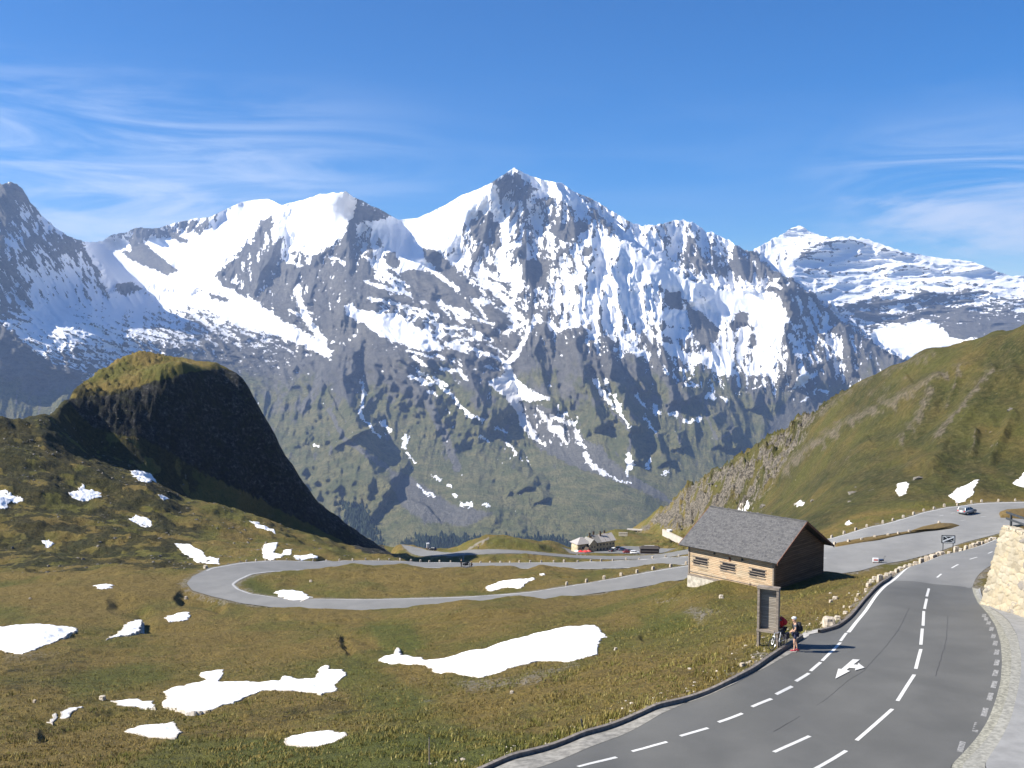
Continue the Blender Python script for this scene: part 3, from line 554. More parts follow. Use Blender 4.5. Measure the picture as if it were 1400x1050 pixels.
val = (Zc-CAMZ)/pts[:, 1]                          # slope of sight: linear in height, perspective free
# drop duplicates
key = {}
for i, (a, b_) in enumerate(np.round(np.c_[pts[:, 0]/2, np.log(pts[:, 1])*200])): key[(a, b_)] = i
ix = sorted(key.values()); pts, val = pts[ix], val[ix]
mdl = rbf_fit(np.c_[pts[:, 0]/400, np.log(pts[:, 1])*1.0], val, .03, 3e-3)
GX0, GX1, GNX = -520., 1880., 421; GL0, GL1, GNL = math.log(29.), math.log(3700.), 600
gx = np.linspace(GX0, GX1, GNX); gl = np.linspace(GL0, GL1, GNL)
GV = rbf_eval(mdl, np.stack(np.meshgrid(gx/400, gl), -1).reshape(-1, 2)).reshape(GNL, GNX)
def pxof(X, Y): return 700+F*X/Y*math.cos(PITCH)*1.0   # column on the level of the horizon (approximate is fine: used only as a table key)
# the table is keyed by true column; invert with two fixed-point steps
def Hz(X, Y):
    X = np.asarray(X, float); Y = np.asarray(Y, float); Yc = np.maximum(Y, 29.5); Xc = X*Yc/np.maximum(Y, 1e-3) if False else X
    s = np.full(np.broadcast(X, Y).shape, -.2)
    for _ in range(4):
        zf = Yc*math.cos(PITCH)-s*Yc*math.sin(PITCH); px = 700+F*Xc/zf
        s = cubic(GV, (px-GX0)/(GX1-GX0)*(GNX-1), (np.log(Yc)-GL0)/(GL1-GL0)*(GNL-1))
    return CAMZ+s*Yc
def G3(px, D):                                     # point on the ground in a column at a distance
    px = np.asarray(px, float); D = np.asarray(D, float)
    s = cubic(GV, (px-GX0)/(GX1-GX0)*(GNX-1), (np.log(D)-GL0)/(GL1-GL0)*(GNL-1))
    zf = D*math.cos(PITCH)-s*D*math.sin(PITCH)
    return np.stack([(px-700)/F*zf, D, CAMZ+s*D], -1)
def hit(px, py, d0=30., d1=700.):                  # first ground point seen along a sight line, between two distances
    D = np.exp(np.linspace(math.log(d0), math.log(d1), 2400)); s = cubic(GV, np.full(D.shape, (px-GX0)/(GX1-GX0)*(GNX-1)), (np.log(D)-GL0)/(GL1-GL0)*(GNL-1))
    k = np.argmax(s >= slope(py)) if (s >= slope(py)).any() else len(D)-1
    if k > 0:
        a, b_ = s[k-1]-slope(py), s[k]-slope(py); f = a/(a-b_) if a != b_ else 0; Dk = D[k-1]+(D[k]-D[k-1])*min(max(f, 0), 1)
    else: Dk = D[0]
    return W(px, py, Dk)

# ------------------------------------------------------------------ road beds and the barn's footing are cut into the height table
def at(pts): return np.array([G3(x, D) for x, D in pts])
def resample(P, n, sm=3):
    P = np.asarray(P, float); d = np.r_[0, np.cumsum(np.linalg.norm(np.diff(P[:, :2], axis=0), axis=1))]
    t = np.linspace(0, d[-1], n); Q = np.stack([np.interp(t, d, P[:, k]) for k in range(P.shape[1])], 1)
    for _ in range(sm): Q[1:-1] = .25*Q[:-2]+.5*Q[1:-1]+.25*Q[2:]
    return Q
def poly2(a, b): return np.vstack([a[:, :2], b[::-1, :2]])
HO = [(1130,160),(1060,160),(1000,158),(941,157),(893,155),(836,152.5),(778,150.5),(736,149),(707,148.5),(636,148),(590,148),(550,148),(500,148),(430,149.3),(380,151),(345,154.5),(328,158.5),(321,163),(328,167),(345,173),(370,178),(400,181),(430,185),(480,190),(550,194.3),(600,195.3),(636,195.8),(693,195.8),(733,195.3),(764,194.5),(796,193),(830,191),(864,188.5),(900,185.5),(941,184),(1000,180),(1060,175),(1120,172)]
HI = [(1130,148.5),(1060,149),(1000,149),(941,149.5),(878,147),(800,145.3),(750,145),(715,143),(680,141.8),(636,141.2),(600,141),(560,141),(500,141.8),(430,143),(370,145.5),(330,148.5),(290,154),(263,159),(255,165),(263,171),(285,179),(330,186),(365,190),(400,191.5),(430,193),(480,196),(550,199),(600,200),(636,200.5),(721,200.5),(750,200),(778,199.5),(810,198.5),(836,197.5),(893,195),(941,192),(1000,188),(1060,184),(1120,182)]
PN = [(575,440),(590,426),(615,412),(650,409),(690,411),(740,415),(805,424),(850,428),(915,431),(945,433)]
PF = [(548,476),(575,468),(600,455),(622,436),(650,420),(690,417.5),(740,421.5),(805,431),(850,435),(915,438),(945,440)]
nodeX, nodeY = np.meshgrid(gx, np.exp(gl))
def nodes():
    zf = nodeY*math.cos(PITCH)-GV*nodeY*math.sin(PITCH); return (nodeX-700)/F*zf, nodeY, CAMZ+GV*nodeY
def bed(A, B, n, smooth_m, reach, zfix=None):
    """level a strip between two outlines along its own smoothed profile"""
    global GV
    a, b_ = resample(A, n), resample(B, n); cc_ = (a+b_)/2; z = Hz(cc_[:, 0], cc_[:, 1]) if zfix is None else zfix
    ds = np.linalg.norm(np.diff(cc_[:, :2], axis=0), axis=1).mean(); k = max(1, int(smooth_m/ds)); w = np.exp(-.5*(np.arange(-3*k, 3*k+1)/k)**2); w /= w.sum()
    z = np.convolve(np.pad(z, 3*k, mode='reflect', reflect_type='odd'), w, 'valid')
    X, Y, Z = nodes(); d = poly_sd(X, Y, poly2(a, b_), reach+.01); m = d > -reach; idx = np.argwhere(m)
    for i in range(0, len(idx), 4000):
        r = idx[i:i+4000]; x, y = X[r[:, 0], r[:, 1]], Y[r[:, 0], r[:, 1]]
        dd = (x[:, None]-cc_[None, :, 0])**2+(y[:, None]-cc_[None, :, 1])**2; wgt = np.exp(-(dd-dd.min(1)[:, None])/3.); zr = (wgt*z).sum(1)/wgt.sum(1)
        w_ = sstep(-reach, -.2, d[r[:, 0], r[:, 1]]); Zn = Z[r[:, 0], r[:, 1]]*(1-w_)+zr*w_; GV[r[:, 0], r[:, 1]] = (Zn-CAMZ)/y
    return z
bed(at(PN), at(PF), 200, 14, 9.)
bed(at(HO), at(HI), 700, 9, 3.2)
def barn_pad():
    global GV
    X, Y, Z = nodes(); d = np.array([-6.8, 7.0])/9.76; u = (X-24.6)*d[0]+(Y-93)*d[1]; v = -(X-24.6)*d[1]+(Y-93)*d[0]; v = -((X-24.6)*(-d[1])+(Y-93)*d[0])
    du = np.maximum(np.maximum(-u, u-9.76), 0); dv = np.maximum(np.maximum(-v, v-9.3), 0); dist = np.hypot(du, dv)
    zp = -8.72-1.55*sstep(5.2, 9.6, u)*sstep(6, -1, v); w = sstep(4.5, .3, dist); GV = ((Z*(1-w)+zp*w)-CAMZ)/Y
barn_pad()
# ------------------------------------------------------------------ road outlines, as seen and surveyed
def seen(pts, d0=30., d1=135.): return np.array([hit(x, y, d0, d1) for x, y in pts])
asph_L = seen([(560,1125),(640,1086),(737,1050),(829,1013.6),(890,985),(943,959),(1000,936),(1050,912),(1083,893),(1100,874),(1107,867)])
asph_L2 = np.vstack([seen([(1107,867),(1122,865.5),(1146,858),(1164,845),(1181,825)]), at([(1202,69.6),(1214,73.2)])])
asph_L3 = at([(1214,73.2),(1222,76.5),(1232,80),(1256,86.5),(1294,92.5),(1337,99),(1362,103.5),(1420,109)])
asph_R = seen([(1340,1110),(1320,1080),(1297,1050),(1314,1033),(1334,1011),(1351,985),(1361,959),(1368,933),(1370,905),(1368,879),(1361,856),(1350,839),(1337,825),(1331,812),(1329,803)])
asph_R3 = at([(1329,71.1),(1333,73.5),(1341,75.5),(1352,78),(1368,80.5),(1400,83),(1440,85)])
near_L = np.vstack([asph_L, asph_L2[1:]])
hair_out = at(HO); hair_in = at(HI)
lot_far = at([(1060,184),(1100,182.5),(1132,182),(1186,186),(1237,192),(1263,198),(1293,203),(1336,208),(1400,211),(1480,213),(1560,214)])
lot_near = at([(1060,149),(1130,148.5),(1158,149.5),(1180,151),(1207,155),(1220,156),(1286,163),(1336,171),(1368,176),(1400,176),(1560,182)])
parkC_near = at(PN); parkC_far = at(PF)
inn_lot = [at([(780,452),(815,458),(826,452),(860,452),(893,452),(915,468),(918,476)]), at([(770,470),(800,470),(828,474),(838,482),(858,492),(884,492),(925,480)])]
kerb1 = seen([(x, y+6.5) for x, y in ((575,1084),(660,1050),(760,1016),(860,980),(930,955),(1000,928.5),(1030,912),(1057,893),(1086,874),(1098,866))])
kerb2 = np.vstack([seen([(1121,866),(1145,859.5),(1163.5,846),(1180,826)]), at([(1200,68.9),(1213,73.0),(1220,76)])])
band1 = seen([(1345,1082),(1312,1050),(1323,1039),(1347,1013),(1363,991),(1371,971),(1379,945),(1382,919),(1383,896),(1380,879),(1369,856),(1354,838),(1343,828),(1336,816),(1333,805)])
band2 = seen([(1380,1080),(1343,1050),(1354,1034),(1369,1011),(1383,982),(1391,948),(1396,920),(1396,896),(1390,868),(1378,848),(1365,838),(1352,831),(1342,820),(1337,806)])
walk_o = seen([(1800,1060),(1700,1010),(1650,950),(1620,900),(1600,880),(1540,865),(1450,850),(1400,845),(1362,834),(1350,828),(1342,815),(1340,805)])
ROADS = [poly2(near_L, asph_R), poly2(asph_L3, asph_R3), poly2(hair_out, hair_in), poly2(lot_far, lot_near), poly2(parkC_near, parkC_far), poly2(*inn_lot)]
EDGES = [poly2(kerb1, asph_L[1:]), poly2(asph_R, band2), poly2(band2, walk_o)]
def road_dist(X, Y):
    d = np.full(X.shape, -12.)
    for P in ROADS+EDGES: d = np.maximum(d, poly_sd(X, Y, P, 12.))
    return d
SITES = []                                          # (X, Y, radius): level places under buildings
def undul(X, Y, PXc, rd):
    far = sstep(120, 300, Y); k = sstep(-.3, -4.5, rd)
    n = fbm(X/13, Y/13, 3, .5, 200)*(.75+1.2*far)+fbm(X/3.1, Y/3.1, 3, .55, 210)*(.22+.35*far)+fbm(X/.8, Y/.8, 2, .5, 220)*.06
    left = sstep(.30*Y, .36*Y, -X)*sstep(150, 200, Y)*sstep(450, 420, Y)
    n = n*(1-.5*left)+left*(fbm(X/30, Y/20, 3, .5, 230)*2.2+fbm(X/6, Y/6, 4, .65, 235)*1.1)
    hump = left*sstep(335, 350, Y+.0*X)
    n = n*(1-.55*hump)
    n = n+hump*(ridged(X/9+.3*perlin(X/20, Y/20), Y/12, 4, .6, 240)-.62)*.7+hump*(ridged(X/3.2, Y/4, 3, .6, 244)-.5)*1.3
    cliffy = left*sstep(335, 345, Y)*sstep(20, -4, Hz(X, Y)+6)
    n = n+cliffy*((ridged(X/7+.3*perlin(X/20, Y/20), Y/9, 4, .65, 241)-.5)*1.1+(ridged(X/2.6, Y/3, 3, .6, 243)-.5)*.9)
    right = sstep(.10*Y+15, .14*Y+26, X)*sstep(205, 230, Y)
    n = n*(1-.6*right)+right*(fbm(X/26, Y/60, 3, .5, 250)*1.2+(ridged(X/9, Y/34, 3, .6, 255)-.5)*.7)
    toe = right*sstep(400, 470, Y)
    n = n+toe*((ridged(X/9+.3*perlin(X/20, Y/30, 6), Y/16, 4, .7, 260)-.45)*8.0+(ridged(X/3, Y/5, 3, .6, 262)-.5)*2.2)
    for sx_, sy_, r_ in SITES: k = k*sstep(r_*.8, r_*1.5, np.hypot(X-sx_, Y-sy_))
    return n*k
def ground(X, Y):
    X = np.atleast_1d(np.asarray(X, float)); Y = np.atleast_1d(np.asarray(Y, float))
    return Hz(X, Y)+undul(X, Y, None, road_dist(X, Y))
BARN_C = (22.6, 101.5); SITES += [(BARN_C[0], BARN_C[1], 8.5), (G3(808, 470)[0], 470, 14), (G3(893, 462)[0], 462, 9)]

SNOW = [  # outline in the picture, nearest and farthest distance it may lie at
 ([(-60,862),(0,857),(30,853),(60,853),(100,857),(107,862),(90,873),(60,885),(30,893),(0,888),(-60,884)],60,150,'big pale snow bank cut by the left edge of the meadow'),
 ([(145,879),(163,862),(172,853),(185,850),(195,851),(192,860),(178,867),(160,873)],60,160,'small comma shaped snow patch right of the big left bank'),
 ([(223,847),(240,841),(258,840),(260,845),(250,850),(232,852)],60,160,'thin oval snow patch just below the hairpin bend'),
 ([(127,801),(140,797),(155,799),(150,805),(135,806)],100,185,'tiny snow fleck alone on the brown slope left of the hairpin'),
 ([(376,808),(385,804),(400,806),(415,810),(427,817),(415,822),(392,820),(380,815)],140,175,'rounded snow patch inside the hairpin bend'),
 ([(662,803),(690,797),(715,793),(731,791),(733,797),(718,801),(712,806),(695,804),(670,808)],150,185,'long snow strip lying inside the road loop'),
 ([(220,962),(228,954),(225,948),(245,942),(260,934),(285,930),(275,924),(272,922),(290,917),(306,916),(305,925),(298,932),(330,933),(360,934),(380,933),(388,926),(410,929),(430,926),(438,914),(447,912),(455,918),(470,919),(475,926),(460,933),(458,943),(440,950),(425,944),(405,945),(360,948),(340,953),(310,966),(285,971),(255,973),(235,966)],50,110,'large ragged snow field with a hook at its left end in the lower meadow'),
 ([(152,959),(180,956),(208,960),(215,965),(185,963),(160,963)],50,110,'narrow snow sliver left of the hooked snow field'),
 ([(168,999),(190,992),(215,988),(238,989),(250,997),(240,1006),(215,1004),(190,1000)],40,90,'lens shaped snow patch under the hooked snow field'),
 ([(80,982),(92,974),(112,969),(116,971),(100,978),(88,984)],40,100,'slim curved snow streak in the lower left hollow'),
 ([(66,987),(72,980),(78,979),(74,985),(70,990)],40,100,'tiny snow scrap beside the slim curved streak'),
 ([(386,1021),(400,1011),(425,1007),(455,1005),(475,1013),(455,1020),(430,1025),(405,1025)],38,80,'flat snow patch at the bottom of the meadow'),
 ([(517,902),(525,897),(540,892),(542,884),(549,887),(548,894),(575,899),(582,905),(600,905),(635,897),(665,889),(695,877),(735,867),(770,861),(800,857),(820,860),(829,869),(820,875),(820,883),(808,890),(785,896),(750,900),(740,899),(725,903),(700,910),(660,921),(630,923),(600,923),(580,915),(555,909),(530,908)],60,125,'biggest snow field, a long bright tongue in the middle of the meadow'),
 ([(92,672),(105,668),(112,657),(122,663),(138,667),(140,673),(124,680),(112,685),(98,680)],200,330,'two lobed snow patch on the dark left hillside'),
 ([(176,645),(190,642),(205,648),(214,658),(205,661),(190,658),(182,651)],200,340,'ragged snow patch just under the shaded cliff'),
 ([(216,678),(228,677),(232,682),(222,685)],200,330,'tiny snow fleck below the ragged patch'),
 ([(174,708),(186,704),(200,706),(210,714),(200,718),(186,713)],190,330,'small slanting snow patch low on the left hillside'),
 ([(-20,668),(10,672),(30,678),(32,684),(15,685),(8,697),(-20,700)],200,320,'snow patch at the left edge of the dark hillside'),
 ([(237,745),(255,746),(275,752),(300,765),(300,771),(285,772),(268,768),(255,758)],165,300,'long snow patch above the hairpin road'),
 ([(340,713),(352,716),(362,722),(375,728),(378,733),(365,728),(350,722)],200,330,'thin snow stripe under the foot of the dark cliff'),
 ([(358,752),(362,746),(380,748),(375,756),(385,756),(400,752),(398,758),(380,765),(370,767),(360,764)],180,300,'hooked snow patch by the road at the foot of the slope'),
 ([(400,762),(415,758),(435,759),(434,764),(405,766)],180,300,'low snow strip behind the road guard stones'),
 ([(55,738),(66,736),(74,741),(64,745)],150,300,'tiny grey snow fleck in the shaded hollow'),
 ([(1225,672),(1227,662),(1238,658),(1243,666),(1236,675),(1229,676)],200,320,'rounded snow patch alone on the right green slope'),
 ([(1296,678),(1310,668),(1325,661),(1340,656),(1336,663),(1331,671),(1332,677),(1318,684),(1308,687),(1304,681)],200,300,'arrow shaped snow patch above the silver car'),
 ([(1384,664),(1388,657),(1396,650),(1404,640),(1412,640),(1412,666),(1398,667),(1390,666)],200,300,'snow patch cut by the right edge of the green slope'),
 ([(1086,685),(1092,683),(1100,687),(1098,692),(1090,692)],200,420,'tiny snow spot above the barn ridge'),
 ([(1155,717),(1162,714),(1167,717),(1160,720)],185,300,'tiny snow spot above the upper road'),
 ([(1003,704),(1012,697),(1022,693),(1026,689),(1024,696),(1014,703),(1006,706)],250,520,'small snow streak behind the barn roof'),
 ([(737,786),(743,785),(746,787),(739,788)],150,185,'tiny snow remnant in a dark gully of the road loop')]

def build_ground():
    cx = np.r_[np.arange(-500, -24, 14.), np.arange(-24, 1424, 1.9), np.arange(1424, 1861, 14.)]
    dl = np.r_[np.array([4, 8, 12, 16, 20, 24, 27.]), np.exp(np.arange(math.log(30), math.log(720), .0046)), np.exp(np.linspace(math.log(725), math.log(3650), 46))]
    nr, nc = len(dl), len(cx)
    PXg = np.repeat(cx[None], nr, 0); Dg = np.repeat(dl[:, None], nc, 1); De = np.maximum(Dg, 29.5)
    s = cubic(GV, (PXg-GX0)/(GX1-GX0)*(GNX-1), (np.log(De)-GL0)/(GL1-GL0)*(GNL-1))
    zf = De*math.cos(PITCH)-s*De*math.sin(PITCH)
    X = (PXg-700)/F*zf*np.where(Dg < 29.5, .55+.45*Dg/29.5, 1); Y = Dg; Z = CAMZ+s*De
    rd = road_dist(X, Y)
    near = Dg < 720
    un = np.where(near, undul(X, Y, PXg, rd), 0)
    Z = Z+un; Z = Z-.16*sstep(.02, .25, rd)-.10*np.clip(-rd, 0, .4)*0
    px, py = proj(X, Y, Z)
    jx = px+fbm(X/4, Y/4, 3, .6, 300)*np.clip(500/Y, 1, 14); jy = py+fbm(X/4, Y/4, 3, .6, 310)*np.clip(300/Y, .8, 8)
    # grooves and ribs that run down the right-hand spur
    rs = sstep(.12*Y+20, .16*Y+30, X)*sstep(208, 225, Y)*near
    grey = np.zeros(X.shape); dz = np.zeros(X.shape)
    ribs = [([(1400,500),(1360,530),(1330,570),(1290,620),(1260,655)],30,2.6,.2),([(1300,478),(1240,500),(1190,520),(1150,545),(1110,575),(1080,600)],24,2.4,.45),([(1345,490),(1290,525),(1240,548),(1200,565),(1150,590),(1110,615),(1080,640),(1060,665)],30,3.8,.62),
            ([(1290,520),(1270,545),(1250,580),(1235,600),(1225,612)],22,2.2,.6),([(1370,500),(1340,530),(1335,540),(1310,575),(1288,595),(1270,620)],20,2.6,.62),([(1335,590),(1330,615),(1328,625)],8,1.6,.55),([(1245,520),(1215,535),(1180,548)],20,2.0,.4),
            ([(1110,560),(1070,590),(1040,610),(1010,635)],12,1.8,.3),([(1390,560),(1370,600),(1350,640)],10,2.0,.15),([(1310,520),(1300,545),(1290,565)],8,1.2,.5),([(1375,505),(1350,520),(1320,545)],7,-1.6,.3),([(1190,600),(1170,620),(1150,650)],18,1.2,.25)]
    for ln, w, a, g in ribs:
        d, sd_, T = line_d(jx, jy, ln, w*2.2)
        e = sstep(0, .1, T)*sstep(1, .9, T)*rs
        dz += a*np.clip(1-d/w, 0, 1)*e; grey = np.maximum(grey, np.where(g > .3, g, g*.8)*1.25*sstep(-.25, .3, .75-d/(w*.75)+.9*fbm(jx/14-jy/30, jy/14+jx/40, 4, .6, 370)-.35)*np.where(sd_ > 0, 1., .7)*e)
    Z = Z+dz*.8
    # little terrain steps and ditches in the meadow
    for ln, w, a in (([(0,870),(120,868),(200,862),(300,860),(420,856),(600,846),(720,838)],1.6,-.35),([(880,870),(920,858),(960,847)],2,-.5),([(545,770),(560,773),(590,777),(640,781)],2,-.6),([(740,776),(800,782),(770,784)],2,-.9),([(60,1005),(140,985),(230,975),(330,985)],3,-.35),([(380,845),(460,860),(520,885),(560,895)],2.2,-.3),
                     ([(250,818),(280,822),(300,828)],3,-1.2),([(160,825),(190,835),(200,850)],4,-.8),([(470,872),(478,890)],2,-.5)):
        d, _, T = line_d(jx, jy, ln, 40); Z = Z+a*np.clip(1-d/(w*4), 0, 1)*(Y < 175)*(rd < -1)*(py < 1100)
    gravel = np.zeros(X.shape); green = np.zeros(X.shape); shrub_shade = np.zeros(X.shape); rock = np.zeros(X.shape)
    gravel = np.maximum(gravel, .75*sstep(-1.5, -.1, rd+fbm(X/1.4, Y/1.4, 3, .6, 320)*1.1)*sstep(140, 60, Y)); gravel = np.maximum(gravel, .6*sstep(-3.0, -.1, rd+fbm(X/2.4, Y/2.4, 3, .6, 321)*2.2)*(Y > 130))
    def ap(M, poly, v_, f, cond=None):
        k = sstep(-f, f, poly_sd(jx, jy, poly, f*2)); 
        if cond is not None: k = k*cond
        return np.maximum(M, k*v_)
    nearm = (Y < 200)
    for pl, v_ in (([(500,848),(560,850),(580,880),(560,900),(520,890)],1),([(870,842),(920,835),(960,845),(940,865),(880,862)],1),([(240,1005),(400,1010),(600,990),(720,1000),(760,1010),(640,1060),(150,1060)],1),([(480,900),(540,920),(600,960),(560,985),(480,960),(440,930)],.7),([(330,790),(345,785),(360,800),(400,822),(345,815)],.9),([(700,960),(860,930),(900,950),(780,1000),(600,1010)],.5),([(60,930),(200,900),(240,930),(100,960)],.7),([(900,830),(1040,815),(1040,860),(960,900),(870,900),(800,880)],.6),([(0,800),(100,790),(60,830),(0,850)],.1),([(410,780),(520,790),(440,815),(400,805)],.5)): green = ap(green, pl, v_, 14, nearm)
    for pl, v_ in (([(600,930),(700,922),(740,912),(790,900),(800,910),(720,940),(640,950)],.55),([(420,945),(460,935),(500,950),(450,970)],.35),([(160,905),(200,885),(230,905),(190,925)],.3),([(0,885),(80,885),(100,895),(40,910),(0,910)],.45),([(945,825),(1000,835),(960,850),(925,838)],.6),([(540,915),(590,925),(560,940)],.4),([(550,955),(600,950),(590,968)],.5),([(350,775),(380,772),(372,790),(356,792)],.5),([(880,815),(945,812),(940,822),(900,830)],.5),([(1015,850),(1060,880),(1040,905),(980,925),(1000,880)],.25)): gravel = ap(gravel, pl, v_, 10, nearm)
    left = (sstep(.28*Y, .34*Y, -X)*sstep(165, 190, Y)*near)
    shrub_shade = left*sstep(-.1, .35, fbm(X/7, Y/7, 4, .6, 330)+.15*sstep(700, 600, py)+.22)*1.  # low shrubs, thickened to paint the hillside's raking-sun shade into its colour
    shrub_shade *= 1-sstep(345, 362, Y)*sstep(-4, 6, poly_sd(px, py, [(90,545),(120,515),(150,490),(190,470),(240,480),(300,496),(330,508),(300,510),(250,512),(200,528),(150,540),(100,548)], 12))
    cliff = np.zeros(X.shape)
    cl_shade_poly = [(90,548),(150,540),(200,526),(250,512),(300,505),(330,510),(350,540),(400,630),(440,685),(545,765),(520,765),(460,735),(400,705),(330,670),(270,640),(200,600),(130,585)]
    cliff = sstep(-5, 3, poly_sd(px+fbm(X/5, Y/5, 3, .6, 341)*5, py+fbm(X/5, Y/5, 3, .6, 342)*4, cl_shade_poly, 14))*near*(Y > 290)  # where the cliff face's shade is painted into the ground colour
    rock = np.maximum(rock, cliff*.30*sstep(-.1, .4, fbm(X/4, Y/4, 3, .6, 346))); shrub_shade = np.maximum(shrub_shade, cliff*1.)  # no shrubs on the face: their dark tone paints its shade
    toe_p = [(870,728),(900,700),(940,665),(985,640),(1030,620),(1100,570),(1130,560),(1090,620),(1040,680),(1000,705),(960,712),(930,725),(905,722)]
    rk = ap(np.zeros(X.shape), toe_p, 1., 14, near & (Y > 330))
    rock = np.maximum(rock, rk*sstep(-.26, .14, fbm(X/6, Y/13, 4, .65, 340)+.1*sstep(1000, 900, px)))
    scat = rs*sstep(.30, .48, fbm(X/3.5, Y/7, 4, .65, 350))
    rock = np.maximum(rock, scat*.7*sstep(-.1, .3, fbm(X/30, Y/50, 2, .5, 351)))
    grey = np.maximum(grey, rs*.35*sstep(.0, .5, fbm(X/10, Y/34, 3, .6, 352))*sstep(1090, 1180, px))
    rock = np.maximum(rock, left*.6*sstep(.38, .5, fbm(X/2.6, Y/2.6, 3, .65, 353)))
    brown = np.clip(.5+.95*fbm(X/11, Y/20, 4, .55, 360)+.12*nearm-.35*green, 0, 1)
    for pl, v_ in (([(200,1000),(350,968),(500,938),(540,950),(480,985),(380,1003),(250,1020)],.5),([(540,915),(620,932),(720,928),(790,905),(780,930),(650,955),(560,945)],.4),([(0,890),(120,880),(130,930),(60,960),(0,960)],.5),([(60,1000),(200,985),(160,1003),(60,1012)],.4),([(250,830),(330,845),(300,855),(180,850)],.35),([(150,815),(240,828),(235,845),(160,835)],.4)): shrub_shade = ap(shrub_shade, pl, v_, 16, nearm)
    for pl in ([(0,1008),(200,1000),(330,1050),(0,1060)],[(250,870),(480,860),(480,890),(250,900)],[(840,890),(1000,850),(1040,880),(900,950),(700,1000)],[(440,770),(700,776),(700,785),(440,780)],[(20,800),(250,785),(250,815),(40,840)]): brown = np.clip(brown+.3*sstep(-16, 16, poly_sd(jx, jy, pl, 32))*nearm, 0, 1)
    brown = np.where(rs > .5, np.clip(brown-.12, 0, 1), brown)
    steep_ = sstep(.75, 1.4, np.abs(np.gradient(Z, axis=0)/np.maximum(np.gradient(Y, axis=0), 1e-3)))*near*(Y > 190)
    rock = np.maximum(rock, .3*steep_)
    grey = np.clip(grey, 0, 1)
    # narrow foot path on the round hillock
    d, _, _ = line_d(px, py, [(633,766),(634,758),(642,750),(655,742),(668,736)], 8); gravel = np.where((Y > 380) & near, np.maximum(gravel, sstep(2.2, .8, d)), gravel)
    d, _, _ = line_d(px, py, [(645,748),(670,742),(690,748),(700,756)], 8); gravel = np.where((Y > 380) & near, np.maximum(gravel, .5*sstep(2., .8, d)), gravel)
    olive = np.maximum(rs*(.55+.45*sstep(-.3, .3, fbm(X/14, Y/40, 3, .6, 371))), 0)
    A1 = np.stack([gravel, green, shrub_shade, rock], -1).reshape(-1, 4); A2 = np.stack([brown, grey, olive, cliff], -1).reshape(-1, 4) if True else np.stack([brown, grey, olive, 0*X+1], -1).reshape(-1, 4)
    t = NT('alpine_ground'); v = t.tex(); gv, gr, sh, rk_ = t.attr('cover'); br, gy_, ol, cf_shade = t.attr('tone')
    a = t.noise(v, 3.2, 7, .66); b_ = t.noise(v, .45, 6, .62); f = t.noise(v, 14, 4, .7); m1 = t.noise(v, .75, 6, .76); m2 = t.noise(v, .22, 5, .7)
    mk = t.mr(m1, .40, .60); mk2 = t.mr(m1, .56, .66); ml = t.mr(m2, .38, .62)
    mixv = t.mr(t.math('ADD', br, t.math('ADD', t.math('MULTIPLY', t.math('SUBTRACT', b_, .5), .9), t.math('MULTIPLY', t.math('SUBTRACT', a, .5), .7))), .15, .85)
    col = t.mix(mixv, (.130, .125, .022), (.225, .160, .042))
    col = t.mix(t.math('MULTIPLY', t.mr(f, .48, .68), .5), col, (.23, .175, .065)); col = t.mix(t.math('MULTIPLY', t.mr(a, .52, .34), .38), col, (.034, .030, .008))
    col = t.mix(t.math('MULTIPLY', t.mr(t.math('ADD', gr, t.math('MULTIPLY', t.math('SUBTRACT', a, .5), 1.6)), .3, .9), .75), col, t.mix(t.mr(f, .3, .7), (.060, .080, .010), (.150, .155, .030)))
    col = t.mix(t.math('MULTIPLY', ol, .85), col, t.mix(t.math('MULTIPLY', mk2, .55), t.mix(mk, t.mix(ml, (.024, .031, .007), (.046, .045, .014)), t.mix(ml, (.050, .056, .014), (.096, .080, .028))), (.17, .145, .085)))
    col = t.mix(t.math('MULTIPLY', t.mr(m1, .52, .38), .42), col, t.mix(.62, col, (.016, .016, .004)))
    gcol = t.mix(t.mr(f, .3, .7), (.19, .165, .125), (.36, .32, .26))
    col = t.mix(t.mr(t.math('ADD', gy_, t.math('MULTIPLY', t.math('SUBTRACT', b_, .5), .9)), .25, .95), col, t.mix(mk, (.095, .078, .048), (.215, .18, .125)))
    shc = t.mix(mk, (.014, .017, .005), t.mix(ml, (.040, .042, .012), (.075, .062, .018)))  # dark tone of shrubs and heath, also of the painted hillside and cliff shade
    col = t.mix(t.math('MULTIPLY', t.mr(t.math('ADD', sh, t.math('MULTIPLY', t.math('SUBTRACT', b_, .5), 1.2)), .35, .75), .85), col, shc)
    rc = t.mix(mk, (.050, .043, .034), (.26, .225, .17)); rc = t.mix(t.math('MULTIPLY', ml, .6), rc, t.mix(.5, rc, (.07, .062, .05)))
    col = t.mix(t.mr(t.math('ADD', rk_, t.math('MULTIPLY', t.math('SUBTRACT', m1, .5), 1.8)), .42, .62), col, rc)
    col = t.mix(t.mr(t.math('ADD', cf_shade, t.math('MULTIPLY', t.math('SUBTRACT', a, .5), .8)), .4, .7), col, t.mix(t.math('MULTIPLY', mk2, t.mr(m2, .40, .56)), t.mix(mk, (.016, .016, .014), t.mix(ml, (.040, .042, .016), (.075, .070, .060))), (.19, .175, .15)))  # cliff rock and ledges, coloured near black to paint in the face's shade
    col = t.mix(t.mr(t.math('ADD', gv, t.math('MULTIPLY', t.math('SUBTRACT', a, .5), 1.4)), .38, .75), col, gcol)
    col = t.mix(t.mr(t.math('MULTIPLY', f, a), .40, .44), col, (.42, .38, .31))
    t.bump(t.math('ADD', t.math('ADD', a, t.math('MULTIPLY', f, .35)), t.math('ADD', t.math('MULTIPLY', b_, 1.5), t.math('MULTIPLY', m1, 2.2))), 1., .55)
    V_ = np.stack([X, Y, Z], -1).reshape(-1, 3)
